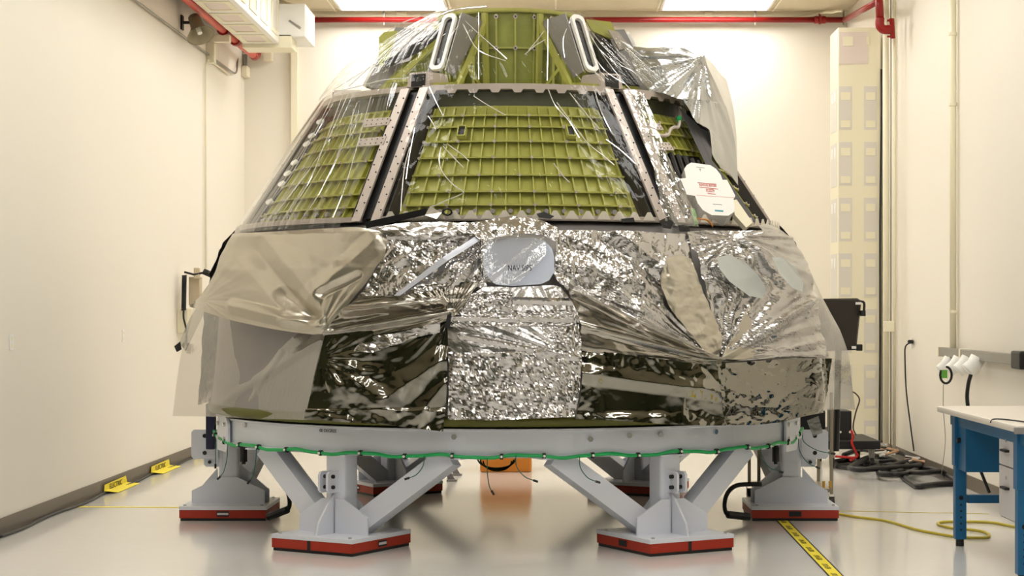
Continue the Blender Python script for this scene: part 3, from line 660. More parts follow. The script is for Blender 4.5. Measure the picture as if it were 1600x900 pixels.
# bolted splice plates on the ring, left of left and right end
for phi in (66, -66, 114, -114):
    a = math.radians(phi); c = Vector((RR*math.sin(a), -RR*math.cos(a), 0)); rad = Vector((math.sin(a), -math.cos(a), 0)); tn = Vector((math.cos(a), math.sin(a), 0))
    q = [c+tn*-.15+Vector((0, 0, ZR0-.06)), c+tn*.13+Vector((0, 0, ZR0-.06)), c+tn*.18+Vector((0, 0, ZR0+.02)), c+tn*.18+Vector((0, 0, ZR1-.04)), c+tn*.12+Vector((0, 0, ZR1+.015)), c+tn*-.15+Vector((0, 0, ZR1+.015))]
    o = MB().prism(q, rad*.02).build('splice_plate', STAND, st)
    for u in (-.1, .1):
        for zz in (ZR0+.04, ZR1-.05):
            b_ = c+tn*u+rad*.02+Vector((0, 0, zz)); MB().tube([b_, b_+rad*.018], .018, 6).build('bolt', CHROME, o)
def leg_at(phi):
    a = math.radians(phi); R0 = 2.31
    col = MB(); h = .085
    # rounded square column, local frame: +x radial outwards, +y tangential
    pr = []
    for cx_, cy_ in ((h-.025, h-.025), (-h+.025, h-.025), (-h+.025, -h+.025), (h-.025, -h+.025)):
        s0 = math.atan2(cy_, cx_)-PI/4
        for k in range(4): t = s0+PI/2*k/3; pr.append((cx_+.025*math.cos(t), cy_+.025*math.sin(t), .11))
    col.prism(pr, (0, 0, ZR0-.11))
    leg = col.build('leg', STAND, st, local=True)
    leg.location = (R0*math.sin(a), -R0*math.cos(a), 0); leg.rotation_euler = (0, 0, a-PI/2)
    P = .355
    def sub(nm, mb, m, **k): return mb.build(nm, m, leg, local=True, **k)
    sub('base_plate', MB().bbox(-P, P, -P, P, .088, .118, .003), STAND)
    sub('rubber_pad', MB().bbox(-P+.01, P-.01, -P+.01, P-.01, 0, .022, .003), BLACK)
    sub('red_pad', MB().bbox(-P+.002, P-.002, -P+.002, P-.002, .022, .088, .003), PADR)
    for k in (-1, 1): sub('pad_label', MB().box(-.05, .05, k*(P-.001), k*(P+.002), .036, .078), INK)
    sub('pad_label', MB().box(P-.001, P+.002, -.035, -.01, .022, .088), INK)
    sub('pad_label', MB().box(-.045, .045, P+.002, P+.003, .048, .066), DRAW)
    # braces going up to the ring along its curve, each side
    for k in ((-1,) if phi == -90 else (1,) if phi == 90 else (-1, 1)):
        t = math.radians(21)*k
        top = Vector((RR-.12, 0, 0)); xt = (RR-.12)*math.cos(t)-R0; yt = (RR-.12)*math.sin(t)
        bot = Vector((.0, k*.10, .13))
        dirv = (Vector((xt, yt, ZR0))-bot)
        b_ = MB(); b_.beam(bot+dirv*(-.02), bot+dirv*1.0, .15, .15, up=(1, 0, 0)); sub('brace', b_, STAND)
        g = MB(); g.prism([(xt-.10, yt-.14, ZR0-.012), (xt+.11, yt-.14, ZR0-.012), (xt+.11, yt+.14, ZR0-.012), (xt-.10, yt+.14, ZR0-.012)], (0, 0, .011)); sub('top_pad', g, STAND)
        if abs(phi) == 90:
            for kk in (-1, 1):
                g = MB(); g.prism([(-.30, kk*.096, .118), (.30, kk*.096, .118), (.30, kk*.096, .22), (.08, kk*.096, .33), (-.08, kk*.096, .33), (-.30, kk*.096, .22)], (0, kk*.014, 0)); sub('gusset', g, STAND)
            continue
        g = MB(); g.prism([(.09, k*.02, .118), (.09, k*.30, .118), (.09, k*.30, .24), (.09, k*.10, .36), (.09, k*.02, .36)], (.016, 0, 0)); sub('gusset', g, STAND)
    g = MB(); g.prism([(.106, -.008, .118), (.30, -.008, .118), (.28, -.008, .2), (.106, -.008, .40)], (0, .016, 0)); sub('gusset', g, STAND)
    g = MB(); g.prism([(-.09, -.008, .118), (-.32, -.008, .118), (-.32, -.008, .22), (-.09, -.008, .42)], (0, .016, 0)); sub('gusset', g, STAND)
    g = MB(); g.prism([(-.10, -.10, ZR0-.013), (.10, -.10, ZR0-.013), (.10, .10, ZR0-.013), (-.10, .10, ZR0-.013)], (0, 0, .012)); sub('top_pad', g, STAND)
    # lifting lug
    s = 1 if phi <= 0 else -1
    lug = MB(); 
    xo = h+.0
    lug.prism([(xo, s*.02, .41), (xo, s*.02, .56), (xo+.11, s*.02, .56), (xo+.13, s*.02, .54), (xo+.13, s*.02, .43), (xo+.11, s*.02, .41)], (0, s*.018, 0))
    lug.prism([(xo, s*-.05, .41), (xo, s*-.05, .56), (xo+.11, s*-.05, .56), (xo+.13, s*-.05, .54), (xo+.13, s*-.05, .43), (xo+.11, s*-.05, .41)], (0, s*.018, 0))
    l = sub('lug', lug, STAND)
    for zz in (.45, .525):
        sub('lug_pin', MB().tube([(xo+.08, -.065, zz), (xo+.08, .055, zz)], .014, 8), BLACK)
    for bx_, by_ in ((P-.04, P-.05), (P-.04, -P+.05), (-P+.05, P-.05), (-P+.05, -P+.05)):
        sub('bolt', MB().tube([(bx_, by_, .118), (bx_, by_, .128)], .014, 6), CHROME)
    return leg
for phi in (-30, 30, -90, 90, -150, 150): leg_at(phi)
text('ring_label', '00 DEGREE', .032, (math.sin(math.radians(-30))*2.395+.0, 0, 0), FRONT, INK, st)
lab = [o for o in COL.objects if o.name == 'ring_label'][0]
a = math.radians(-31.5); lab.location = ((RR+.002)*math.sin(a), -(RR+.002)*math.cos(a), ZR1-.035); lab.rotation_euler = (PI/2, 0, a)
# ring bolts
for phi in (-55, -8, 15, 22, 28, 40): 
    a = math.radians(phi); r = Vector((math.sin(a), -math.cos(a), 0)); c = r*(RR-.012)+Vector((0, 0, ZR1-.075+(phi % 3)*.02)); MB().tube([c, c+r*.02], .02, 6).build('bolt', CHROME, st)
# label bracket plates
# green hose on the ring
gh = empty('green_hose', (0, -RR, .7), 'bright green hose clipped along the lower edge of the stand ring', 'hose')
pp = []
for i in range(131):
    phi = -76+i*152/130; a = math.radians(phi); r = RR+.018
    z = ZR0+.012+.010*math.sin(phi*.45)+.003*math.sin(phi*1.1)
    if phi < -66: z += (-66-phi)*.006
    if phi > 66: z += (phi-66)*.007
    pp.append((r*math.sin(a), -r*math.cos(a), z))
MB().tube(pp, .013, 8).build('hose_run', GCORD, gh, True)
for i in range(19):
    phi = -72+i*8; a = math.radians(phi); rr = Vector((math.sin(a), -math.cos(a), 0)); tn = Vector((math.cos(a), math.sin(a), 0)); j = min(130, max(0, int((phi+76)/152*130)))
    c = Vector(pp[j]); o = MB(); o.tube([c-tn*.011, c+tn*.011], .021, 10); o = o.build('hose_clamp', BLACK, gh)
    MB().tube([c+rr*.018, c+rr*.028], .009, 8).build('clamp_screw', WHITE, gh)
wires = [(-68, .20, .0, 'thin teal wire with black tip hanging near the left end of the ring'), (-60, .24, -.05, 'thin teal wire with black tip over the left column'), (-48, .24, -.04, 'thin teal wire with black tip left of the front left brace'),
         (-12, .15, -.1, 'thin teal wire with black tip beside the front left brace top'), (-2, .22, .03, 'thin teal wire with black tip at the middle gap under the ring'), (3, .17, .12, 'thin teal wire with black tip right of the middle gap'),
         (14, .17, .11, 'thin teal wire with black tip across the front right brace top'), (52, .17, .13, 'thin teal wire with black tip beside the right column'), (70, .22, .13, 'thin teal wire with black tip near the right end of the ring'), (73, .16, .22, 'thin teal wire with black tip furthest right under the ring')]
for phi, dz, dx, lab in wires:
    a = math.radians(phi); j = min(130, int((phi+76)/152*130)); c = Vector(pp[j])+Vector((math.sin(a), -math.cos(a), 0))*.02
    tip = c+Vector((dx, -.03, -dz))
    q = smoothpts([c, c+Vector((dx*.05, -.02, -dz*.45)), c+Vector((dx*.5, -.03, -dz*.85)), tip], 5)
    o = empty('hanging_wire', c, lab, 'wire', 'thin wires hanging from the ring')
    MB().tube(q, .0035, 5).build('wire', TEALW, o); MB().tube([tip, tip+(tip-q[-3]).normalized()*.035], .009, 6).build('tip', BLACK, o)
# pneumatic hoses at side pads
for s, lab in ((-1, 'black air hose curving down to the left pad'), (1, 'black air hose curving down to the right pad')):
    X = s*2.31; xi = X-s*.50; yf = -.36
    if s < 0: q = [(-1.86, -.9, .66), (-1.77, -.8, .45), (-1.73, -.7, .26), (-1.75, -.6, .12), (-1.92, -.5, .05)]
    else: q = [(2.0, -.7, .33), (1.80, -.7, .32), (1.72, -.65, .22), (1.74, -.6, .08), (1.92, -.5, .05)]
    o = empty('air_hose', q[-1], lab, 'hose')
    MB().tube(smoothpts(q, 6), .018, 8).build('tube', BLACK, o, True)
    MB().tube([q[-2], q[-1]], .03, 8).build('connector', BLACK, o)
    c = (X-s*.14, -.12, 0)
    g = MB(); g.tube([(X-s*.13, -.13, .66), (X-s*.13, -.13, .44)], .016, 8); g.tube([(X-s*.13, -.13, .58), (X-s*.13, -.13, .46)], .03, 10)
    tag(g.build('level_sensor', BLACK), 'black level sensor with cable beside the %s column' % ('left' if s < 0 else 'right'), 'sensor')
# bracket plates with two holes on outside of side columns
for s in (-1, 1):
    X = s*(2.31+.085); q = [(X, -.10, .48), (X+s*.20, -.10, .48), (X+s*.22, -.10, .50), (X+s*.22, -.10, .70), (X+s*.20, -.10, .72), (X, -.10, .72)]
    o = MB().prism(q, (0, .02, 0)).build('side_bracket', STAND, st)
    for zz in (.53, .67): MB().tube([(X+s*.11, -.106, zz), (X+s*.11, -.09, zz)], .018, 10).build('bolt', BLACK, o)
bp = W(337, 675, -.3)
tag(MB().bbox(-2.44, -2.37, -.4, -.3, .58, .95, .01).build('corner_guard', mat('navy', (20, 24, 60), .5)), 'dark navy strip behind the left end of the stand ring', 'strip')
# green cable coil behind under ring
cw = W(776, 716, 1.2)
mb = MB()
for k in range(3):
    mb.tube([cw+Vector((.17*math.cos(t)*(1-.12*k), .1*k, .09*math.sin(t)-.02*k)) for t in [PI+PI*i/14 for i in range(15)]], .008, 6)
tag(mb.build('cable_coil', mat('dark_green', (40, 62, 36), .5)), 'dark green cable coil hanging behind the ring in front of the orange case', 'cable')

# ------------------------------------------------------------------ capsule
ZB, ZT, RB, RT = 2.36, 3.38, 2.2, 1.52
def rc(z): return RB+(z-ZB)*(RT-RB)/(ZT-ZB)
cap = empty('space_capsule', (0, 0, ZR1), 'green primed conical spacecraft pressure shell with ribbed panels under clear film', 'spacecraft')
CPH = 3.5
nrm_z = (RB-RT)/math.hypot(RB-RT, ZT-ZB); nrm_r = (ZT-ZB)/math.hypot(RB-RT, ZT-ZB)
REC = .14/nrm_r
def rs(z): return rc(z)-REC
MB().lathe([(.0, .878), (1.6, .878), (2.32, .88), (2.44, .90), (2.46, .95), (2.43, .97)], 0, 360, 96).build('heat_shield_bowl', OLIVE, cap, True)
MB().lathe([(2.43, .97), (2.40, 1.2), (2.36, 1.7), (2.28, 2.1), (2.18, 2.3), (rs(2.34), 2.34)], 0, 360, 96).build('lower_shell', GREYP, cap, True)
MB().lathe([(rs(2.34), 2.34), (rs(3.36), 3.36)], 0, 360, 120).build('cone_skin', GREEN, cap, True)
ZI = [3.14, 3.05, 2.935, 2.81, 2.675, 2.55, 2.45]
RIBH = .055
for k in (-60, 0, 60):
    c = CPH+k
    for z in ZI:
        MB().arc(rs(z)-.005, rs(z)+RIBH, z, z+.012, c-24.5, c+24.5, 20).build('hoop_rib', GREEN, cap)
    for j in range(-8, 9):
        a = math.radians(c+j*3); rd = Vector((math.sin(a), -math.cos(a), 0)); tn = Vector((math.cos(a), math.sin(a), 0))*.005
        z0, z1 = 2.37, 3.21; h = .038
        p = []
        for z in (z0, z1):
            for o_, s in ((-.004, -1), (h, -1), (h, 1), (-.004, 1)): p.append(rd*(rs(z)+o_)+tn*s+Vector((0, 0, z)))
        MB().hexa([p[0], p[1], p[2], p[3], p[4], p[5], p[6], p[7]]).build('stringer', GREEN, cap)
    dots = MB()
    for z in ZI:
        for j in range(-8, 9, 1):
            if (j*7+int(z*100)) % 3: continue
            a = math.radians(c+j*3); rd = Vector((math.sin(a), -math.cos(a), 0)); q = rd*(rs(z)+RIBH)+Vector((0, 0, z+.006)); dots.tube([q, q+rd*.008], .012, 8)
    tag(dots.build('rib_fasteners', PLATE, cap), kind='stuff')
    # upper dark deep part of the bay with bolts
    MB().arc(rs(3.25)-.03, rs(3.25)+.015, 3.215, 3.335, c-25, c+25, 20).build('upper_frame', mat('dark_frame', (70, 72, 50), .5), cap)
    fl_ = MB()
    for j in range(12):
        a = math.radians(c-20+j*3.6); rd = Vector((math.sin(a), -math.cos(a), 0)); q = rd*(rs(2.39)+.0)+Vector((0, 0, 2.41)); fl_.tube([q, q+rd*.03], .018, 8)
    tag(fl_.build('lower_bolts', GREYP, cap), kind='stuff')
# rim flanges
for k in range(6):
    c = CPH+60*k
    MB().arc(RT-.22, RT+.012, 3.345, 3.385, c-27.5, c+27.5, 24).build('top_flange', PLATE, cap)
    MB().arc(rs(2.3)-.02, rc(2.37)+.01, 2.335, 2.372, c-27.5, c+27.5, 24).build('bottom_flange', PLATE, cap)
    if k in (0, 1):
        for j in range(-8, 9):
            a = math.radians(c+j*3.1); rd = Vector((math.sin(a), -math.cos(a), 0)); tn = Vector((math.cos(a), math.sin(a), 0))
            b0 = rd*(rc(2.37)+.012)
            MB().prism([b0+tn*-.052+Vector((0, 0, 2.345)), b0+tn*.052+Vector((0, 0, 2.345)), b0+tn*.012+Vector((0, 0, 2.405)), b0+tn*-.012+Vector((0, 0, 2.405))], rd*.006).build('edge_tab', mat('pale_tab', (222, 214, 198), .5), cap)
            b0 = rd*(RT+.012)
            if j % 2 == 0: MB().prism([b0+tn*-.045+Vector((0, 0, 3.35)), b0+tn*.045+Vector((0, 0, 3.35)), b0+tn*.025+Vector((0, 0, 3.318)), b0+tn*-.025+Vector((0, 0, 3.318))], rd*-.006).build('scallop_tab', PLATE, cap)
# longerons
def cbar(phi, t0, t1, z0, z1, o0, o1):
    a = math.radians(phi); rd = Vector((math.sin(a), -math.cos(a), 0)); tn = Vector((math.cos(a), math.sin(a), 0)); p = []
    for z in (z0, z1):
        for t, o in ((t0, o0), (t0, o1), (t1, o1), (t1, o0)): p.append(rd*(rc(z)+o/nrm_r)+tn*t+Vector((0, 0, z)))
    return MB().hexa(p)
for k in range(6):
    phi = CPH+30+60*k
    lo = cbar(phi, -.15, .15, 2.36, 3.36, -.16, -.045).build('longeron', BLACK, cap)
    for s in (-1, 1):
        fs_ = cbar(phi, s*.046, s*.118, 2.34, 3.37, -.012, .006).build('flange_strip', PLATE, lo)
        cbar(phi, s*.144, s*.151, 2.37, 3.34, -.15, -.02).build('web', BLKP, lo)
        rv = MB(); a = math.radians(phi); rd = Vector((math.sin(a), -math.cos(a), 0)); tn = Vector((math.cos(a), math.sin(a), 0))
        for i in range(16):
            z = 2.42+i*.058; t = s*(.062 if i % 2 else .102); q = rd*(rc(z)+.006/nrm_r)+tn*t+Vector((0, 0, z)); rv.tube([q, q+rd*.006], .006, 6)
        tag(rv.build('rivets', INK, lo), kind='stuff')
# forward bay
ZTOP = 4.10
MB().lathe([(.56, 3.36), (.56, ZTOP-.03)], 0, 360, 72).build('tunnel', GREEND, cap, True)
MB().lathe([(.40, ZTOP-.03), (.60, ZTOP-.03), (.605, ZTOP-.02), (.605, ZTOP), (.40, ZTOP), (.40, ZTOP-.03)], 0, 360, 72).build('tunnel_ring', GREEN, cap)
MB().arc(.55, .59, 3.78, 3.792, 0, 360, 72).build('tunnel_hoop', GREEN, cap)
MB().arc(.55, .585, 3.40, 3.43, 0, 360, 72).build('tunnel_hoop', BLKP, cap)
MB().lathe([(.55, 3.36), (1.5, 3.36)], 0, 360, 72).build('forward_deck', GREEND, cap)
for i in range(24):
    a = math.radians(CPH+i*15+2); rd = Vector((math.sin(a), -math.cos(a), 0)); tn = Vector((math.cos(a), math.sin(a), 0))
    p = []
    for z in (3.37, 4.06):
        for o_, s in ((.555, -1), (.585, -1), (.585, 1), (.555, 1)): p.append(rd*o_+tn*s*.006+Vector((0, 0, z)))
    st_ = MB().hexa(p).build('tunnel_stiffener', GREEN, cap)
    if i in (22, 23, 0, 1, 2, 3, 21):
        for z in (4.035, 3.785):
            c = rd*.585+Vector((0, 0, z)); MB().tube([c, c+rd*.006], .018, 12).build('boss', PLATE, st_)
            MB().tube([c+rd*.005, c+rd*.009], .008, 8).build('boss_hole', INK, st_)
def P3(rd, tn, r, t, z): return rd*r+tn*t+Vector((0, 0, z))
for k in range(6):
    phi = CPH+30+60*k-(.5 if k == 5 else 0); a = math.radians(phi); rd = Vector((math.sin(a), -math.cos(a), 0)); tn = Vector((math.cos(a), math.sin(a), 0))
    g = empty_g = MB()
    for s in (-1, 1):
        poly = [(.58, 4.0), (.94, 4.02), (1.19, 3.54), (1.06, 3.50), (.66, 3.94), (.58, 3.94)]
        g.prism([P3(rd, tn, r, s*.075, z) for r, z in poly], tn*s*.008)
    gu = g.build('gusset_arm', GREYP, cap)
    # slotted white end plate
    up = (rd*(.93-1.18)+Vector((0, 0, 4.03-3.53))); L2 = up.length; un = up.normalized(); cn = un.cross(tn).normalized()
    if cn.dot(rd) < 0: cn = -cn
    base = rd*1.185+Vector((0, 0, 3.535))
    def rrect(hw, l0, l1, rad, n=5):
        out = []
        for cx_, cy_, a0 in ((hw-rad, l1-rad, 0), (-hw+rad, l1-rad, 90), (-hw+rad, l0+rad, 180), (hw-rad, l0+rad, 270)):
            for i in range(n): t = math.radians(a0+90*i/(n-1)); out.append(base+tn*(cx_+rad*math.cos(t))+un*(cy_+rad*math.sin(t)))
        return out
    MB().frame(rrect(.060, 0, L2-.04, .045), rrect(.036, .035, L2-.075, .034), cn*.03).build('slotted_end_plate', WHITE, gu)
    MB().prism(rrect(.052, .02, L2-.06, .04), cn*-.01).build('slot_dark_sheet', BLACK, gu)  # black sheet added for the shade inside the slot
    # green frame: diagonal flanges, post and web
    fr = MB()
    for s in (-1, 1):
        fr.beam(P3(rd, tn, .60, s*.10, 3.97), P3(rd, tn, 1.12, s*.15, 3.42), .03, .05)
        fr.beam(P3(rd, tn, .61, s*.12, 3.37), P3(rd, tn, .61, s*.10, 4.06), .035, .04)
        fr.beam(P3(rd, tn, .86, s*.14, 3.37), P3(rd, tn, .86, s*.14, 3.68), .02, .04)
        fr.beam(P3(rd, tn, .62, s*.14, 3.38), P3(rd, tn, .95, s*.14, 3.58), .02, .03)
    fr.beam(P3(rd, tn, 1.12, 0, 3.44), P3(rd, tn, 1.42, 0, 3.40), .30, .03)
    fr.build('gusset_frame', GREEN, gu)
    # foot block with black window
    fb = MB(); fb.hexa([P3(rd, tn, 1.18, -.12, 3.385), P3(rd, tn, 1.46, -.10, 3.385), P3(rd, tn, 1.46, .10, 3.385), P3(rd, tn, 1.18, .12, 3.385), P3(rd, tn, 1.22, -.11, 3.50), P3(rd, tn, 1.44, -.09, 3.50), P3(rd, tn, 1.44, .09, 3.50), P3(rd, tn, 1.22, .11, 3.50)])
    fb.build('foot_block', PLATE, gu)
    MB().hexa([P3(rd, tn, 1.455, -.06, 3.39), P3(rd, tn, 1.465, -.06, 3.39), P3(rd, tn, 1.465, .06, 3.39), P3(rd, tn, 1.455, .06, 3.39), P3(rd, tn, 1.445, -.06, 3.485), P3(rd, tn, 1.455, -.06, 3.485), P3(rd, tn, 1.455, .06, 3.485), P3(rd, tn, 1.445, .06, 3.485)]).build('window', BLACK, gu)
# grey fairing panel and green post at left, beige plate at right
q = [W(622, 49, -.25), W(668, 50, -.25), W(640, 95, -.35), W(603, 104, -.35)]
MB().prism(q, (0, .02, 0)).build('grey_panel', GREYP, cap)
q = [W(592, 58, -.2), W(600, 50, -.2), W(622, 48, -.2), W(616, 60, -.2), W(612, 98, -.2), W(592, 103, -.2)]
MB().prism(q, (0, .06, 0)).build('corner_post', GREEN, cap)
q = [W(915, 30, -.2), W(955, 34, -.2), W(964, 55, -.2), W(952, 60, -.2), W(925, 48, -.2)]
MB().prism(q, (0, .08, 0)).build('corner_bracket', GREEN, cap)
q = [W(950, 46, -.3), W(966, 50, -.3), W(985, 74, -.3), W(968, 78, -.3)]
MB().prism(q, (0, .08, 0)).build('sloped_plate', PLATE, cap)
MB().prism([W(598, 97, -.45), W(640, 72, -.45), (W(685, 44, -.45)), W(704, 27, -.45), W(704, 36, -.45), W(688, 56, -.45), W(650, 84, -.45), W(604, 106, -.45)], (0, .02, 0)).build('black_strip', BLACK, cap)
MB().frame([W(606, 128, -.62), W(640, 98, -.62), W(702, 42, -.55), W(712, 44, -.55), W(690, 100, -.6), W(672, 128, -.62)],
           [W(628, 122, -.62), W(648, 102, -.62), W(690, 64, -.56), W(696, 66, -.56), W(682, 98, -.6), W(664, 122, -.62)], (0, .04, 0)).build('side_web', GREEN, cap)
MB().prism([W(632, 120, -.55), W(652, 100, -.55), W(690, 66, -.5), W(680, 98, -.55), W(664, 120, -.55)], (0, .02, 0)).build('side_web_panel', GREEND, cap)
MB().prism([W(930, 50, -.15), W(952, 60, -.15), W(975, 100, -.2), W(1000, 135, -.2), W(940, 130, -.2), W(925, 80, -.15)], (0, .03, 0)).build('black_blanket', BLACK, cap)

# surface hits
def hit(px, py, rf):
    """point where the line of sight meets a surface of revolution rf(z); turns outwards past the silhouette"""
    px = np.asarray(px, float); py = np.asarray(py, float); d = np.full(px.shape, 12.8)
    for _ in range(30):
        x = CX+(px-VX)/F*d; z = CZ-(py-VY)/F*d; r = rf(z)
        yn = -np.sqrt(np.maximum(r*r-x*x, 0)); d = .5*d+.5*(yn-CY)
    x = CX+(px-VX)/F*d; z = CZ-(py-VY)/F*d
    return np.stack([x, d+CY, z], -1)
def rcone(off): return lambda z: np.interp(z, [ZB-.1, ZB, ZT, ZT+.2], [RB+.02, RB, RT, RT-.05])+off
def hp1(px, py, off=0): return Vector(hit(px, py, rcone(off)).tolist())
def cframe(px, py, off=0):
    o = hp1(px, py, off); a = math.atan2(o.x, -o.y); rd = Vector((math.sin(a), -math.cos(a), 0)); u = Vector((math.cos(a), math.sin(a), 0))
    v = Vector((0, 0, nrm_r))-rd*nrm_z; n = rd*nrm_r+Vector((0, 0, nrm_z)); return o, u, v, n
def onplane(px, py, o, n):
    c = Vector((CX, CY, CZ)); d = Vector(((px-VX)/F, 1, -(py-VY)/F)); return c+d*((o-c).dot(n)/d.dot(n))
# stickers on the left longeron, ports, brackets
lon_left = None
for px, py in ((500, 190), (487, 212), (479, 225), (460, 254), (449, 271), (440, 287), (421, 315)):
    o, u, v, n = cframe(px, py, .01); m_ = MB(); m_.prism([o+(u*.9*math.cos(t)+v*math.sin(t))*.030*(1.0) for t in [2*PI*i/14 for i in range(14)]], n*.004)
    m_.prism([o+(Vector((1, 0, 0))*math.cos(t)+v*math.sin(t))*.026 for t in [2*PI*i/14 for i in range(14)]], Vector((0, -1, 0))*.01)
    m_.build('target_sticker', WHITE, cap)
for px, py in ((723, 210), (890, 210)):
    o, u, v, n = cframe(px, py, -.13); b = MB(); b.frame([o+u*x*.032+v*y*.05 for x, y in ((-1,-1),(1,-1),(1,1),(-1,1))], [o+u*x*.024+v*y*.042 for x, y in ((-1,-1),(1,-1),(1,1),(-1,1))], n*.05)
    b = b.build('sensor_port', GREEN, cap); MB().prism([o+u*x*.024+v*y*.042 for x, y in ((-1,-1),(1,-1),(1,1),(-1,1))], n*.035).build('sensor', BLACK, b)
for q in ([(572, 187), (612, 184), (608, 196), (569, 200)], [(562, 218), (605, 214), (600, 227), (558, 230)], [(1003, 192), (1030, 194), (1036, 204), (1008, 203)], [(1020, 222), (1045, 224), (1052, 236), (1024, 235)]):
    o, u, v, n = cframe(q[0][0], q[0][1], -.02); b = MB().prism([onplane(x, y, o, n) for x, y in q], n*.01).build('perforated_bracket', PLATE, cap)
    hl = MB()
    for i in range(5):
        for j in range(2):
            tx = (i+.5)/5; ty = (j+.5)/2
            p = (1-ty)*((1-tx)*np.array(q[0])+tx*np.array(q[1]))+ty*((1-tx)*np.array(q[3])+tx*np.array(q[2])); c = onplane(p[0], p[1], o, n)+n*.01; hl.tube([c, c+n*.002], .006, 6)
    tag(hl.build('holes', INK, b), kind='stuff')
pts = [(1013, 208), (1030, 212), (1043, 211), (1047, 203), (1053, 199), (1059, 199), (1062, 190), (1062, 168)]
MB().tube(smoothpts([hp1(x, y, -.03) for x, y in pts], 4), .014, 8).build('bent_tube', PLATE, cap, True)
MB().tube([hp1(1061, 184, -.03), hp1(1061, 189, -.03)], .02, 8).build('green_collar', GCORD, cap)
# corrugated black vent and grey blanket in the right bay
for i in range(7):
    x0 = 1036+i*11; a_ = hp1(x0, 238+i*3, -.07); b_ = hp1(x0+22, 300+i*3, -.06)
    MB().tube([a_, b_], .025, 8).build('black_duct_rib', BLACK, cap)
o, u, v, n = cframe(1060, 290, -.10)
MB().prism([hp1(x, y, -.10) for x, y in ((1032, 240), (1092, 245), (1150, 345), (1070, 345))], (0, .02, 0)).build('black_backing', BLACK, cap)
# white cover box
o, u, v, n = cframe(1105, 300, .09)
n = (n+Vector((-.35, -.25, .0))).normalized()
outline = [(1073, 258), (1080, 254), (1110, 258), (1119, 264), (1126, 273), (1129, 281), (1136, 281), (1149, 306), (1146, 310), (1148, 322), (1147, 331), (1138, 337), (1112, 336), (1098, 328), (1090, 317), (1086, 306), (1073, 304), (1063, 279), (1072, 278), (1069, 264)]
wc = empty('flight_cover', o, 'white hard plastic protective cover with red lettering on the right bay of the cone', 'cover')
MB().prism([onplane(x, y, o, n) for x, y in outline], n*-.13).build('shell', WHITE, wc)
tg = [(1147, 309), (1153, 308), (1178, 344), (1168, 352), (1150, 332)]
MB().prism([onplane(x, y, o, n)-n*.03 for x, y in tg], n*-.05).build('tongue', CREAM, wc)
R_ = (onplane(1140, 303, o, n)-onplane(1086, 300, o, n)).normalized(); U_ = n.cross(R_).normalized()
RM = Matrix((R_, U_, n)).transposed()
text('lettering', 'REMOVE BEFORE', .030, onplane(1106, 290, o, n)+n*.002, RM, REDINK, wc, .0006, sx=.60)
text('lettering', 'FLIGHT', .030, onplane(1110, 299, o, n)+n*.002, RM, REDINK, wc, .0006, sx=.70)
for (a0, b0, a1, b1) in ((1090, 285.5, 1119, 288), (1093, 292.5, 1122, 295.5), (1103, 295.5, 1115, 296.5), (1106, 302.5, 1118, 303.5)):
    MB().beam(onplane(a0, b0, o, n), onplane(a1, b1, o, n), .004, .004, up=n).build('red_rule', REDINK, wc)
MB().beam(onplane(1088, 305, o, n), onplane(1148, 309, o, n), .004, .003, up=n).build('pink_seam', mat('pale_pink', (240, 190, 180), .5), wc)
MB().beam(onplane(1117, 329, o, n), onplane(1130, 330, o, n), .012, .005, up=n).build('teal_sticker', TEAL, wc)
MB().beam(onplane(1114, 319, o, n), onplane(1128, 320, o, n), .004, .003, up=n).build('grey_line', GREYP, wc)
MB().beam(onplane(1088, 261, o, n), onplane(1101, 262.5, o, n), .003, .003, up=n).build('grey_line', GREYP, wc)
text('lettering', 'T', .03, onplane(1094, 266, o, n)+n*.002, RM, INK, wc, .0005)
tag(MB().tube(smoothpts([hp1(1085, 342, .05), hp1(1092, 342, .06), hp1(1105, 344, .06), hp1(1114, 354, .06)], 4), .006, 6).build('orange_wire', ORANGE, smooth=True), 'thin orange wire under the white cover', 'wire')
tag(MB().tube([hp1(1082, 328, .04), hp1(1085, 338, .05), hp1(1087, 352, .05)], .018, 8).build('green_pouch', mat('soft_green', (120, 165, 100), .5)), 'small soft green pouch hanging under the white cover', 'pouch')

# ------------------------------------------------------------------ sheets: foil and film
def hsh(i, j, s):
    x = np.sin(i*127.1+j*311.7+s*74.7)*43758.5453; return x-np.floor(x)
def facet(u, v, sc, seed):
    """folded noise: jittered triangles, each one flat, with sharp creases between"""
    u = u+sc*.35*np.sin(v/sc*1.7+seed); v = v+sc*.35*np.sin(u/sc*1.9+seed*1.3)
    x = u/sc; y = v/sc; s = (x+y)*.366; i = np.floor(x+s); j = np.floor(y+s); a = x+s-i; b = y+s-j
    h0 = hsh(i, j, seed); h1 = hsh(i+1, j+1, seed); ha = hsh(i+1, j, seed); hb = hsh(i, j+1, seed)
    return np.where(a > b, h0*(1-a)+ha*(a-b)+h1*b, h0*(1-b)+hb*(b-a)+h1*a)-.5
def crumple(u, v, lev, seed, rot=0, st=1.):
    c, s = math.cos(rot), math.sin(rot); uu = (u*c+v*s)/st; vv = -u*s+v*c; h = 0
    for k, (sc, sl) in enumerate(lev):
        a = .9*k+seed; c, s = math.cos(a), math.sin(a); x = uu*c+vv*s; y = -uu*s+vv*c
        h = h+sc*sl*(.75*facet(x, y, sc, seed+k*5.3)+.9*np.abs(facet(x*.8, y*1.25, sc*1.1, seed+k*3.1+9)))
    return h
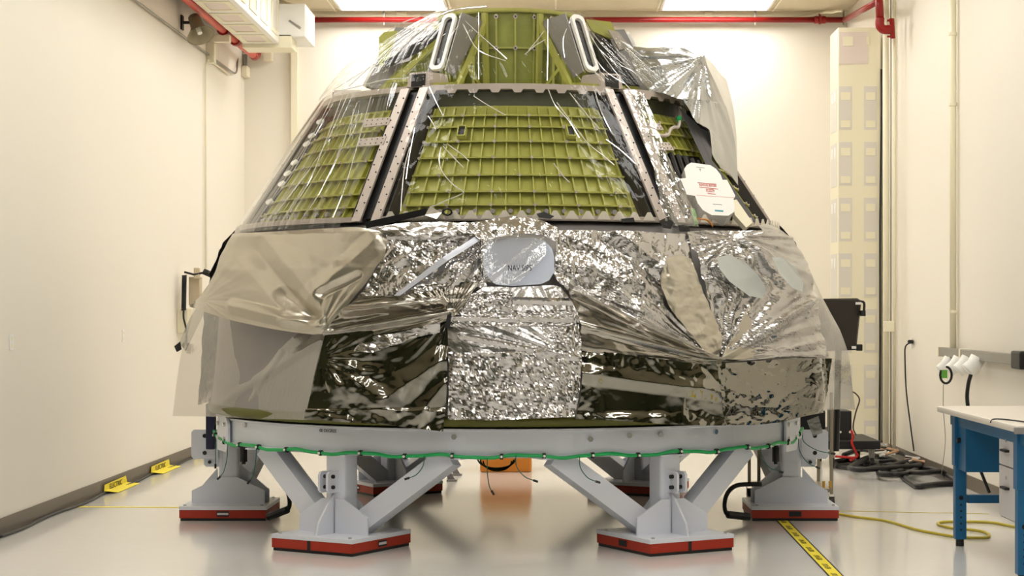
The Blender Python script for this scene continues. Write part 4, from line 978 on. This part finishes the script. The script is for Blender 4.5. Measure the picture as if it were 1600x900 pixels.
def resample(P, n):
    P = np.array(P, float); m = len(P); t = np.linspace(0, m-1, n); i = np.minimum(t.astype(int), m-2); f = (t-i)[:, None]
    i0 = np.maximum(i-1, 0); i3 = np.minimum(i+2, m-1); a, b, c, d = P[i0], P[i], P[i+1], P[i3]
    lin_ = b*(1-f)+c*f; cr = .5*((2*b)+(c-a)*f+(2*a-5*b+4*c-d)*f*f+(-a+3*b-3*c+d)*f**3)
    return .4*lin_+.6*cr
def sheet(name, rows, m, label, cat='foil', step=2.1, surf=None, lev=((.3, .1), (.1, .15)), seed=1., rot=0, st=1., folds=(), fans=(), amp=None, off=0, parent=None, thin=False, mask=None, flat=None):
    """rows of control points (px, py[, Y]) from top to bottom; the sheet is bent onto a surface, then crumpled"""
    rows = [np.array(r, float) for r in rows]; three = rows[0].shape[1] == 3
    wid = max(np.abs(np.diff(r[:, :2], axis=0)).sum() for r in rows)/1.1; hei = np.hypot(*(rows[-1][:, :2].mean(0)-rows[0][:, :2].mean(0)))+30
    nu = max(8, int(wid/step)); nv = max(8, int(hei/step))
    g = np.array([resample(r, nu) for r in rows])                 # rows x nu x c
    g = np.array([resample(g[:, k], nv) for k in range(nu)]).transpose(1, 0, 2)
    px, py = g[..., 0], g[..., 1]; u, v = px/220, py/220
    P = W3(px, py, g[..., 2]) if three else hit(px, py, surf)
    if flat:
        d = P[..., 1]-CY; d = d*(1-flat[0])+(flat[1]-CY)*flat[0]; P = W3(px, py, d+CY)
    h = crumple(u, v, lev, seed, rot, st)
    if mask is not None: h = h*mask(px, py)
    for (x0, y0_, x1, y1_, a, wd) in folds:
        dx, dy = x1-x0, y1_-y0_; L = math.hypot(dx, dy); t = np.clip(((px-x0)*dx+(py-y0_)*dy)/L/L, 0, 1)
        dist = np.hypot(px-(x0+t*dx), py-(y0_+t*dy)); h = h+a*np.maximum(0, 1-dist/wd)
    for (x0, y0_, freq, a, rad, sd) in fans:
        an = np.arctan2(py-y0_, px-x0); rr = np.hypot(px-x0, py-y0_)
        q = an*freq+sd; tri = np.abs((q % 2)-1)+.5*np.abs(((q*2.3+.7) % 2)-1); h = h+a*tri*np.minimum(rr/40, 1)*np.exp(-rr/rad)
    if three:
        dn = np.zeros_like(P); dn[..., 1] = -1
    else:
        rr = np.maximum(np.hypot(P[..., 0], P[..., 1]), .01); dn = np.stack([P[..., 0]/rr, P[..., 1]/rr, np.full(rr.shape, .25)], -1)
    P = P+dn*(h+off)[..., None]
    return grid(name, P, m, label, cat, parent, smooth=m.name not in ('silver_foil', 'clear_film_bunched', 'drape_foil'))
def W3(px, py, Y):
    d = Y-CY; return np.stack([CX+(px-VX)/F*d, Y, CZ-(py-VY)/F*d], -1)
def grid(name, P, m, label, cat, parent=None, smooth=True):
    nv, nu = P.shape[:2]; me = bpy.data.meshes.new(name)
    Pw = P.reshape(-1, 3)
    org = Pw.mean(0) if parent is None else np.array(wl(parent))
    me.vertices.add(nv*nu); me.vertices.foreach_set('co', (Pw-org).astype(np.float32).ravel())
    i = np.arange(nv*nu).reshape(nv, nu); q = np.stack([i[:-1, :-1], i[1:, :-1], i[1:, 1:], i[:-1, 1:]], -1).reshape(-1, 4)
    me.loops.add(q.size); me.loops.foreach_set('vertex_index', q.ravel().astype(np.int32))
    me.polygons.add(len(q)); me.polygons.foreach_set('loop_start', np.arange(0, q.size, 4, dtype=np.int32)); me.polygons.foreach_set('loop_total', np.full(len(q), 4, np.int32))
    me.polygons.foreach_set('use_smooth', np.full(len(q), smooth))
    me.materials.append(m); me.update(calc_edges=True); me.validate()
    o = bpy.data.objects.new(name, me); COL.objects.link(o)
    if parent is None: o.location = org; tag(o, label, cat)
    else: o.parent = parent
    return o
ZK = [.80, .92, 1.4, 1.7, 2.0, 2.25, 2.36, 2.42]; RK = [2.58, 2.56, 2.53, 2.50, 2.45, 2.36, 2.26, 2.20]
def skirt(off, k=0.): return lambda z: np.interp(z, ZK, RK)+off+k*np.maximum(0, 1.5-z)
HEAVY = ((.26, .24), (.10, .24), (.04, .20), (.022, .14)); MID = ((.35, .12), (.12, .16), (.05, .12)); SOFT = ((.6, .06), (.2, .07), (.07, .04)); FINE = ((.12, .30), (.05, .32), (.02, .25))

# rear and base layer right round
th = np.radians(np.linspace(84, 276, 260)); zz = np.linspace(2.40, .93, 110); T, Z = np.meshgrid(th, zz)
Rr = np.interp(Z, ZK, RK)-.03+crumple(T*2.5, Z, MID, 40.)
grid('foil_cover', np.stack([Rr*np.sin(T), -Rr*np.cos(T), Z], -1), SILV, 'silver foil cover round the far side of the wrapped capsule', 'foil')
# A: upper left beige
sheet('foil_sheet', [[(366, 366), (430, 362), (500, 358), (560, 356), (613, 366)], [(350, 398), (420, 395), (500, 392), (560, 388), (612, 390)], [(338, 430), (400, 440), (470, 436), (540, 430), (590, 415)], [(318, 462), (380, 474), (450, 484), (520, 470), (575, 442)], [(300, 480), (360, 500), (430, 515), (490, 523), (510, 522)]],
      BEIGEF, 'beige smoky foil sheet over the upper left of the skirt', surf=skirt(.03), lev=SOFT, seed=3., folds=((395, 390, 480, 490, -.05, 26), (370, 480, 500, 512, .05, 14), (440, 460, 495, 500, -.03, 15), (505, 460, 560, 430, -.03, 8), (590, 375, 470, 480, .02, 20), (445, 505, 505, 500, .03, 8)), fans=((500, 520, 5, .007, 110, .3), (320, 470, 5, .010, 60, .9)))
# B: lower left flap
sheet('foil_sheet', [[(305, 474, -.3), (350, 487, -.9), (400, 500, -1.4), (450, 515, -1.75), (508, 523, -2.05)], [(290, 520, -.3), (345, 530, -.95), (400, 535, -1.45), (450, 545, -1.8), (500, 550, -2.08)], [(279, 575, -.3), (340, 580, -1.0), (398, 585, -1.5), (445, 590, -1.85), (490, 590, -2.15)], [(270, 650, -.25), (335, 651, -1.05), (395, 654, -1.55), (440, 655, -1.9), (480, 656, -2.2)]],
      SMOKY, 'smoky see-through film flap hanging at the lower left over the skirt', 'film', lev=((.7, .04), (.2, .03)), seed=5., folds=((500, 530, 330, 640, .02, 10), (440, 550, 380, 640, .015, 6)))
bc_ = [(272, 541), (281, 534), (283, 546), (276, 550)]
sheet('film_corner', [[(316, 470, -.32), (325, 478, -.34)], [(298, 495, -.32), (310, 508, -.34)], [(280, 535, -.3), (290, 549, -.33)]], GREYF, 'grey folded film corner sticking out at far left of the skirt', 'film', lev=((.1, .05),), step=3)
tag(MB().prism([W(x, y, -.36) for x, y in bc_], (0, .03, 0)).build('binder_clip', BLACK), 'black binder clip on the film corner at far left', 'clip')
# C: dark lower mid-left
sheet('foil_sheet', [[(508, 524), (560, 518), (620, 512), (665, 503), (702, 497)], [(497, 570), (550, 566), (610, 560), (660, 555), (700, 545)], [(485, 620), (545, 618), (605, 615), (655, 610), (699, 600)], [(477, 656), (540, 660), (600, 664), (650, 670), (693, 675)]],
      DKFOIL, 'dark mirror foil panel at lower left of centre', surf=skirt(.02), flat=(.6, -2.45), lev=((.5, .06), (.18, .14), (.06, .14)), seed=7., mask=lambda x, y: np.clip(.15+np.exp(-((x-555)/50.)**2-((y-590)/60.)**2)*1.3+.8*(y > 640), .15, 1.4), folds=((600, 625, 690, 565, .02, 26), (655, 650, 695, 600, .018, 20), (540, 600, 600, 640, .012, 30)), fans=((702, 497, 5, .012, 60, .2), (500, 560, 6, .012, 50, .7)))
sheet('foil_patch', [[(520, 530), (575, 528), (640, 516), (690, 506)], [(530, 548), (585, 552), (640, 530), (688, 520)]], SILV, 'crinkled silver foil strip above the dark mirror panel', surf=skirt(.05), lev=HEAVY, seed=8.)
# D centre panel
sheet('foil_sheet', [[(756, 448), (790, 448), (830, 447), (865, 446), (878, 450)], [(735, 462), (775, 465), (820, 464), (860, 462), (892, 470)], [(712, 480), (760, 488), (805, 488), (850, 488), (902, 490)], [(700, 500), (750, 510), (800, 512), (850, 512), (906, 510)], [(700, 540), (750, 542), (800, 540), (850, 540), (908, 545)], [(702, 600), (750, 600), (800, 598), (850, 598), (906, 600)], [(700, 656), (750, 657), (800, 656), (850, 654), (898, 652)]],
      SILV, 'bright crumpled silver foil panel hanging at the centre front', surf=skirt(.055), lev=((.18, .18), (.07, .25), (.035, .24), (.02, .18)), seed=11., mask=lambda x, y: np.clip(.12+1.0*(y > 552)+.8*((y > 488) & (y < 510))+.7*(y > 525)*(x > 870)+1.0*(np.abs(y-472) < 16)*(x < 800), .12, 1.), folds=((700, 497, 905, 500, .02, 5), (720, 525, 900, 560, .02, 5), (800, 470, 905, 472, .02, 6)), fans=((900, 560, 8, .02, 60, .1),))
# E right lower dark
sheet('foil_sheet', [[(905, 545), (960, 552), (1020, 560), (1080, 567), (1122, 570)], [(908, 590), (960, 592), (1020, 594), (1080, 598), (1122, 602)], [(906, 625), (960, 628), (1020, 632), (1080, 636), (1128, 640)], [(898, 655), (960, 658), (1020, 662), (1080, 665), (1135, 665)]],
      DKFOIL, 'dark mirror foil panel at lower right of centre with pale edges', surf=skirt(.025), flat=(.6, -2.5), lev=((.4, .06), (.12, .12), (.05, .08)), seed=13., mask=lambda x, y: np.clip(.15+np.maximum(0, (x-1030)/50)+.6*(1+np.tanh((y-648+.04*(x-1000))/5.))+.5*(1+np.tanh((588-y+.06*(x-1000))/7.))+.5*(1+np.tanh((938-x)/7.)), .15, 1.3), folds=((910, 585, 1120, 612, .02, 16),))
# F right lower crumple
sheet('foil_sheet', [[(1118, 568), (1160, 566), (1200, 563), (1250, 560), (1300, 560)], [(1122, 600), (1165, 598), (1210, 597), (1255, 596), (1295, 596)], [(1128, 635), (1170, 634), (1215, 634), (1258, 630), (1290, 626)], [(1135, 665), (1178, 664), (1220, 660), (1250, 652), (1285, 645)]],
      DKFOIL, 'finely crumpled smoky foil at the lower right of the skirt', surf=skirt(.02), flat=(.45, -2.1), lev=((.16, .16), (.06, .26), (.028, .26)), seed=17., mask=lambda x, y: np.clip(.6+(y-590)/80., .6, 1.1))
# K outer translucent right
sheet('film_sheet', [[(1185, 352, -1.1), (1200, 350, -.9), (1218, 358, -.6), (1240, 376, -.3)], [(1215, 392, -1.1), (1235, 395, -.9), (1250, 400, -.6), (1262, 415, -.3)], [(1262, 440, -.95), (1270, 450, -.7), (1278, 455, -.5), (1285, 465, -.3)], [(1262, 490, -.95), (1280, 500, -.7), (1298, 505, -.5), (1312, 515, -.3)], [(1245, 558, -1.1), (1272, 560, -.9), (1300, 560, -.6), (1326, 556, -.3)], [(1240, 600, -1.15), (1270, 602, -.9), (1300, 602, -.6), (1331, 600, -.3)], [(1250, 652, -1.2), (1272, 645, -.9), (1300, 640, -.6), (1336, 640, -.3)]],
      GREYF, 'grey see-through film flaring over the right side of the skirt', 'film', lev=((.3, .10), (.09, .16), (.04, .14)), seed=19., rot=1.5, st=2.2)
# G upper mid-left
sheet('foil_sheet', [[(610, 362), (650, 366), (690, 362), (730, 352), (760, 350)], [(604, 395), (640, 398), (680, 396), (720, 392), (756, 385)], [(585, 425), (625, 430), (670, 432), (715, 430), (755, 425)], [(560, 465), (610, 465), (660, 465), (710, 462), (762, 448)]],
      SILV, 'crumpled silver foil left of the blue-grey oval', surf=skirt(.03), lev=HEAVY, seed=23., fans=((755, 370, 6, .03, 60, .4),), folds=((600, 372, 760, 368, .03, 6), (690, 470, 750, 400, .04, 10)))
sheet('foil_sheet', [[(563, 462), (610, 462), (660, 458), (705, 448), (745, 440)], [(530, 490), (590, 486), (650, 480), (700, 472), (735, 465)], [(508, 520), (570, 512), (630, 505), (675, 497), (715, 490)], [(508, 526), (570, 525), (640, 515), (680, 507), (705, 499)]],
      SILVS, 'long stretched silver foil folds pulled to a point at centre left', surf=skirt(.07), lev=((.10, .2), (.05, .22)), seed=27., rot=-.15, st=3.5, folds=((510, 522, 705, 490, .05, 7), (540, 488, 690, 472, .05, 9), (520, 515, 690, 482, -.03, 7)), fans=((705, 492, 10, .015, 90, .1),))
tag(MB().prism([Vector(hit(x, y, skirt(.10)).tolist()) for x, y in ((748, 366), (756, 372), (700, 407), (625, 462), (615, 462), (690, 403))], (0, -.003, 0)).build('clear_tape', mat('tape_film', (205, 208, 218), .25, .2)), 'pale strip of tape running diagonally over the foil left of the oval', 'tape')
for x, y, lab in ((702, 500, 'left'), ):
    tag(MB().prism([Vector(hit(a, b, skirt(.11)).tolist()) for a, b in ((699, 492), (706, 489), (703, 513), (695, 513))], (0, -.01, 0)).build('black_tape', BLACK), 'short black tape at the upper left corner of the centre foil', 'tape')
# H oval sheet
ov = [(770, 376), (785, 372), (835, 371), (852, 377), (862, 388), (866, 402), (866, 425), (858, 438), (845, 444), (800, 447), (775, 445), (763, 434), (755, 415), (754, 398), (760, 384)]
ovp = [Vector(hit(x, y, skirt(.09)).tolist()) for x, y in ov]
cen = sum(ovp, Vector())/len(ovp)
OVAL = tag(MB().prism(ovp, (0, .012, 0)).build('oval_patch', BLUEG), 'blue-grey rounded oval patch at the centre top of the skirt', 'patch')
text('lettering', 'NAV SIPS', .055, Vector(hit(812, 419, skirt(.150)).tolist()), FRONT, INK, OVAL, .0006, sx=.75)
sheet('film_sheet', [[(752, 368), (800, 364), (850, 372)], [(752, 405), (800, 402), (852, 398)], [(757, 440), (790, 445), (812, 440)]], CLEARW, 'wrinkled clear film lying over the blue-grey oval', 'film', surf=skirt(.125), lev=((.2, .07), (.07, .06)), seed=31., rot=-.7, st=3., folds=((760, 440, 850, 372, .02, 4), (800, 440, 862, 400, .015, 3)))
# L bunched foil above oval
sheet('foil_sheet', [[(725, 352), (760, 345), (800, 338), (840, 343), (870, 356)], [(735, 362), (770, 356), (805, 352), (840, 356), (870, 364)], [(752, 378), (775, 372), (810, 366), (845, 368), (872, 380)]],
      SILV, 'bunched silver foil above the blue-grey oval', surf=skirt(.12), lev=FINE, seed=37.)
# top left foil strip under cone
sheet('foil_sheet', [[(590, 358), (640, 350), (690, 348), (740, 350)], [(600, 366), (650, 362), (700, 360), (745, 362)], [(612, 372), (655, 372), (700, 370), (748, 372)]],
      SILV, 'silver foil strip along the cone base left of centre', surf=skirt(.06), lev=HEAVY, seed=39., st=2.)
# I upper mid-right
sheet('foil_sheet', [[(868, 362), (920, 360), (980, 362), (1030, 364), (1078, 366)], [(868, 395), (920, 396), (980, 398), (1035, 400), (1080, 402)], [(866, 430), (920, 434), (985, 440), (1040, 446), (1090, 450)], [(880, 452), (935, 470), (990, 490), (1045, 510), (1098, 520)], [(903, 470), (950, 495), (1010, 525), (1065, 550), (1118, 566)]],
      SILV, 'glittering crumpled foil right of the blue-grey oval', surf=skirt(.035), lev=((.26, .26), (.10, .24), (.035, .20), (.02, .14)), seed=41., mask=lambda x, y: np.clip(1-(x-1000)/120., .35, 1), folds=((880, 450, 1115, 565, .05, 10), (905, 452, 1000, 490, .03, 6), (940, 370, 1040, 440, -.05, 18)), fans=((1116, 566, 9, .03, 110, .5),))
sheet('foil_sheet', [[(880, 448), (950, 480), (1010, 510), (1070, 540), (1120, 566)], [(895, 470), (950, 497), (1008, 524), (1065, 550), (1118, 568)], [(906, 510), (955, 520), (1010, 538), (1068, 557), (1118, 569)], [(906, 548), (960, 556), (1015, 562), (1070, 567), (1118, 571)]],
      SILVS, 'long dark diagonal foil fold right of the centre panel', surf=skirt(.055), lev=((.12, .16), (.05, .2)), seed=43., rot=.45, st=3., folds=((890, 455, 1118, 566, .07, 7), (905, 510, 1118, 567, .05, 6)), fans=((1118, 568, 14, .02, 120, .2),))
sheet('foil_sheet', [[(1040, 405), (1060, 398), (1080, 405)], [(1032, 440), (1062, 440), (1092, 440)], [(1045, 480), (1080, 480), (1108, 478)], [(1085, 530), (1105, 525), (1125, 520)], [(1116, 566), (1120, 566), (1124, 562)]],
      BEIGEF, 'beige crumpled foil tongue pointing down at right of centre', surf=skirt(.08), lev=((.12, .2), (.05, .22)), seed=47.)
# J right top
sheet('foil_sheet', [[(1070, 364), (1110, 362), (1150, 362), (1190, 364), (1232, 372)], [(1080, 400), (1120, 400), (1165, 400), (1210, 402), (1250, 404)], [(1092, 445), (1135, 446), (1180, 448), (1222, 450), (1262, 450)], [(1105, 500), (1145, 502), (1190, 500), (1235, 498), (1272, 495)], [(1118, 566), (1160, 566), (1205, 562), (1250, 560), (1290, 560)]],
      SILV, 'creased silver foil over the upper right of the skirt', surf=skirt(.03), flat=(.3, -2.0), lev=((.34, .24), (.14, .26), (.05, .18)), seed=53., fans=((1118, 566, 8, .04, 130, .2), (1145, 372, 7, .03, 70, .6)), folds=((1120, 560, 1262, 470, .05, 12), (1125, 562, 1280, 520, -.04, 12), (1080, 400, 1120, 470, .04, 10), (1150, 375, 1250, 480, .04, 9)))
sheet('foil_sheet', [[(1185, 445), (1215, 448), (1245, 468)], [(1165, 485), (1210, 485), (1255, 475)], [(1145, 525), (1200, 520), (1262, 490)], [(1122, 562), (1180, 562), (1240, 560)]],
      BEIGEF, 'smooth beige foil flap at right of the skirt', surf=skirt(.085), lev=SOFT, seed=57., folds=((1125, 560, 1262, 480, .03, 10), (1140, 545, 1250, 525, -.02, 12)))
for (pts, lab), oo in zip((([(1120, 402), (1140, 398), (1165, 410), (1185, 430), (1198, 452), (1190, 466), (1170, 462), (1140, 440), (1124, 420)], 'milky white oval patch at right of the skirt, the larger one'), ([(1206, 402), (1222, 402), (1243, 418), (1256, 442), (1254, 456), (1238, 450), (1218, 428)], 'milky white oval patch at right of the skirt, nearer the edge')), (.19, .36)):
    tag(MB().prism([Vector(hit(x, y, skirt(oo)).tolist()) for x, y in pts], (0, .008, 0)).build('oval_patch', mat('milky_sheet', (196, 200, 196), .25, .1, var=.08)), lab, 'patch')
# clear films on the cone
def film_cone(label, p0, p1, z0, z1, m, seed, amp, freq, off=.03, crum=((.2, .03),), nu=None, spots=()):
    n = nu or int(abs(p1-p0)*7); T = np.radians(np.linspace(p0, p1, n)); Z = np.linspace(z1, z0, 110); T, Z = np.meshgrid(T, Z)
    s = T*2; w_ = s+.03*np.sin(Z*5+seed)+.25*(Z-2.9)*(hsh(np.floor(s*1.3), 0*s, seed)-.5)
    tri = np.abs((w_*freq) % 2-1)*.6+np.abs((w_*freq*2.37+1.1) % 2-1)*.35+np.abs((w_*freq*5.1+.4) % 2-1)*.15
    h = amp*tri*(.5+.5*np.sin(Z*4+w_*3+seed))+crumple(s, Z, crum, seed)
    for sx, sy, sl, sg in spots:
        q = hp1(sx, sy, off); t0 = math.atan2(q.x, -q.y); du = (T-t0)*1.9; dz = Z-q.z; a_ = du*math.cos(.5)+dz*math.sin(.5); b_ = -du*math.sin(.5)+dz*math.cos(.5)
        h = h+np.exp(-(a_/(sg*.35))**2-(b_/sg)**2)*crumple(s, Z, ((.09, .5), (.04, .55), (.02, .4)), seed+sx, -1.1, 2.)*sl
    R = np.interp(Z, [ZB-.1, ZB, ZT, ZT+.1], [RB+.03, RB, RT, RT-.08])+off+h
    return grid('clear_film', np.stack([R*np.sin(T), -R*np.cos(T), Z], -1), m, label, 'film')
film_cone('clear plastic film with long pulled wrinkles over the left green bay', -93, -31.5, 2.30, 3.42, CLEARL, 3., .022, 9)
film_cone('clear plastic film over the middle green bay', -23.5, 30.5, 2.36, 3.38, CLEAR, 8., .008, 3.5, crum=((.35, .05), (.12, .07), (.045, .05)), nu=560, spots=((703, 262, 1, .22), (925, 200, 1.1, .26), (905, 175, 1, .2), (640, 300, 1, .2), (655, 330, 1, .12), (780, 290, .8, .14), (960, 300, 1, .2), (985, 325, 1, .12), (855, 285, .8, .16), (745, 160, .7, .12), (960, 165, 1, .16), (812, 275, .7, .12)))
# bundled film over the right longeron
sheet('bunched_film', [[(975, 140), (990, 142), (1005, 146)], [(992, 190), (1008, 190), (1022, 192)], [(1012, 240), (1026, 240), (1042, 244)], [(1028, 300), (1045, 300), (1070, 300)], [(1040, 352), (1062, 354), (1092, 354)]],
      CLEARW, 'bunched crinkled film running down the right longeron', 'film', surf=rcone(.06), lev=((.08, .4), (.035, .5), (.018, .4)), seed=61., rot=1.15, st=3., step=1.8)
# forward bay film tent
T = np.radians(np.linspace(-96, 62, 620)); S = np.linspace(0, 1, 120); T, S = np.meshgrid(T, S)
r_ = .63+(1.56-.63)*S; sag = np.abs(np.sin((T-math.radians(CPH+30))*3)); 
zt_ = 4.13-(4.13-3.40)*(S**(1.0)); r_ = r_+.10*np.sin(S*PI)*(1-sag)*1.2+.05*np.sin(S*PI)
w_ = T*1.6+.1*np.sin(S*4)
tri = np.abs((w_*9) % 2-1)*.5+np.abs((w_*23+.6) % 2-1)*.3+np.abs((w_*51+.2) % 2-1)*.15
h = .030*tri*(.3+.7*S)*(1+1.3*(T > math.radians(42)))+crumple(T*1.2, S*1.1, ((.15, .08), (.05, .1)), 71.)
zt_ = np.minimum(zt_, 9)+h*.7; r_ = r_+h*.7
grid('clear_film', np.stack([r_*np.sin(T), -r_*np.cos(T), zt_], -1), CLEAR, 'clear plastic film tent stretched over the top green structure', 'film')
# white glints: highlights along taut film folds, drawn as thin white tubes
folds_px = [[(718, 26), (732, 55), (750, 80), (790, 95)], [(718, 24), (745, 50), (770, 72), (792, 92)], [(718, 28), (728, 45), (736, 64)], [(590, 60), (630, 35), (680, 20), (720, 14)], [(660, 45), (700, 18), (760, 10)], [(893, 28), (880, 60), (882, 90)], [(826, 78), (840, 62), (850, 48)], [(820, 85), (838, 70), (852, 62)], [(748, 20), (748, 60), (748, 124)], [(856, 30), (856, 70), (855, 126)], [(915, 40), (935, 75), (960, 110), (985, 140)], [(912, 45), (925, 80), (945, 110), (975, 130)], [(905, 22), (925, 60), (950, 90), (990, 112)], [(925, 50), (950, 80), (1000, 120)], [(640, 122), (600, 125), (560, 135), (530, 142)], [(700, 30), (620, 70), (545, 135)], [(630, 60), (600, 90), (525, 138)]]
g = MB()
rfw = lambda z: np.interp(z, [3.3, 3.40, 4.13], [1.60, 1.60, .68])
for f in folds_px:
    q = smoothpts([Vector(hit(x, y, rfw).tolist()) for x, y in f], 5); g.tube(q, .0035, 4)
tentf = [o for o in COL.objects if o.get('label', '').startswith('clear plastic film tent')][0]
tag(g.build('glint_crease', GLINT, tentf), kind='stuff')
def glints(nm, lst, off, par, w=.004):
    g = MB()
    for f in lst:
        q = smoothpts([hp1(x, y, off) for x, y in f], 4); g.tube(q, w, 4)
    tag(g.build('glint_crease', GLINT, par), kind='stuff')
fm = [o for o in COL.objects if o.get('label', '').startswith('clear plastic film over the middle')][0]
flm = [o for o in COL.objects if o.get('label', '').startswith('clear plastic film with long')][0]
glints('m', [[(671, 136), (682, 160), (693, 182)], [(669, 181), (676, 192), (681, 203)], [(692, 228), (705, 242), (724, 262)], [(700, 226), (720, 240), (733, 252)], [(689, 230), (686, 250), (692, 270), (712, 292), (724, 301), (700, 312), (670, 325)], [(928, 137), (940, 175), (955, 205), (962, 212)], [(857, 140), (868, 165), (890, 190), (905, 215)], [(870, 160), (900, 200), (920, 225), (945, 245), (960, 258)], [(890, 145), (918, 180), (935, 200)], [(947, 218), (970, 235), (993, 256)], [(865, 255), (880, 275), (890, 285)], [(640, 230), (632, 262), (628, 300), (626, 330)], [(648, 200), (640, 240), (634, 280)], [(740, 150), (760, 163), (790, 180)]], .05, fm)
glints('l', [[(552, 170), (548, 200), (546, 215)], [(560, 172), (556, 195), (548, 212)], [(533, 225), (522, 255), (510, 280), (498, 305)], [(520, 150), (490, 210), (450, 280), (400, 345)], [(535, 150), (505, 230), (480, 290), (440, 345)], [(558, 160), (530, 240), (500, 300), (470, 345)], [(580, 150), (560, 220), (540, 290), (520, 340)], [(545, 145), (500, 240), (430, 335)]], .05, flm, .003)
# black tape bar at the base left of centre
tag(MB().beam(hp1(572, 352, .08), hp1(668, 330, .08), .045, .02, up=(0, -1, 0)).build('black_strap', BLACK), 'black strap lying on the cone base left of centre', 'strap')
tag(MB().prism([hp1(x, y, .09) for x, y in ((672, 322), (690, 332), (682, 342), (664, 336))], (0, .01, 0)).build('silver_tag', SILVS), 'small silver square tag at the cone base left of centre', 'tag')
rg = MB(); c = hp1(699, 331, .07); rg.tube([c+Vector((.03*math.cos(t), 0, .022*math.sin(t))) for t in [2*PI*i/16 for i in range(17)]], .008, 6); tag(rg.build('black_ring', BLACK), 'small black eye ring at the cone base', 'ring')
for q, lab in (([(838, 334), (850, 331), (866, 338), (860, 342), (842, 340)], 'black crumpled tape piece at the cone base near the middle'), ([(970, 342), (990, 340), (992, 347), (972, 348)], 'black tape piece at the cone base right of the middle'), ([(1030, 345), (1045, 338), (1052, 348), (1048, 358), (1036, 356)], 'black torn tape at the foot of the right longeron'), ([(1060, 352), (1076, 352), (1078, 362), (1062, 362)], 'black square tape below the white cover')):
    tag(MB().prism([hp1(x, y, .06) for x, y in q], (0, -.01, 0)).build('black_tape', BLACK), lab, 'tape')
# M drape at top right
sheet('film_sheet', [[(966, 62, -.6), (985, 72, -.6), (1010, 76, -.6), (1045, 74, -.5), (1075, 78, -.35), (1098, 88, -.15)],
                     [(985, 92, -.7), (1005, 96, -.75), (1030, 98, -.8), (1060, 98, -.65), (1085, 96, -.45), (1108, 110, -.15)],
                     [(1000, 125, -.85), (1020, 128, -.9), (1045, 132, -.9), (1070, 130, -.7), (1095, 125, -.5), (1122, 138, -.15)],
                     [(1015, 142, -1.0), (1040, 148, -1.0), (1062, 155, -.95), (1085, 158, -.8), (1108, 158, -.5), (1134, 168, -.15)]],
      DRAPE, 'grey metallised film draped over the upper right shoulder of the cone', 'film', lev=((.35, .22), (.12, .2)), seed=81., folds=((1000, 80, 1098, 92, .05, 9), (1098, 90, 1030, 150, .06, 12), (1098, 90, 1120, 160, .05, 8)), fans=((1098, 90, 6, .05, 90, .3),), step=2)
sheet('film_sheet', [[(1066, 154, -.95), (1085, 156, -.8), (1108, 158, -.55), (1134, 166, -.15)], [(1078, 175, -.95), (1095, 180, -.8), (1115, 185, -.5), (1142, 195, -.15)], [(1088, 192, -.95), (1102, 200, -.8), (1118, 208, -.5), (1148, 222, -.15)], [(1108, 204, -.8), (1116, 215, -.65), (1128, 230, -.4), (1151, 255, -.15)], [(1112, 240, -.75), (1120, 255, -.6), (1132, 262, -.4), (1153, 290, -.15)]],
      DRAPE, 'silver film tail hanging from the right shoulder beside the white cover', 'film', lev=((.25, .18), (.1, .15)), seed=83., fans=((1098, 110, 7, .06, 120, .5),), step=2)
sheet('film_sheet', [[(1098, 86, -.2), (1112, 98, -.1), (1125, 115, 0), (1135, 125, .05)], [(1115, 130, -.2), (1128, 142, -.1), (1138, 155, 0), (1146, 170, .05)], [(1126, 180, -.3), (1136, 190, -.15), (1144, 200, 0), (1151, 215, .05)], [(1116, 240, -.45), (1128, 245, -.3), (1140, 255, -.1), (1152, 265, .05)], [(1125, 262, -.5), (1135, 270, -.3), (1145, 280, -.1), (1155, 294, .05)]],
      GREYF, 'pale see-through outer film hanging at the right shoulder', 'film', lev=((.4, .08),), seed=85., step=2.5)
# grey blanket behind drape
tag(MB().prism([hp1(x, y, -.0) for x, y in ((1062, 168), (1080, 185), (1095, 200), (1112, 208), (1112, 250), (1140, 285), (1185, 350), (1160, 350), (1130, 300), (1105, 262), (1085, 220))], (0, .02, 0)).build('thermal_blanket', BLANK), 'dark grey thermal blanket on the right bay behind the white cover', 'blanket')
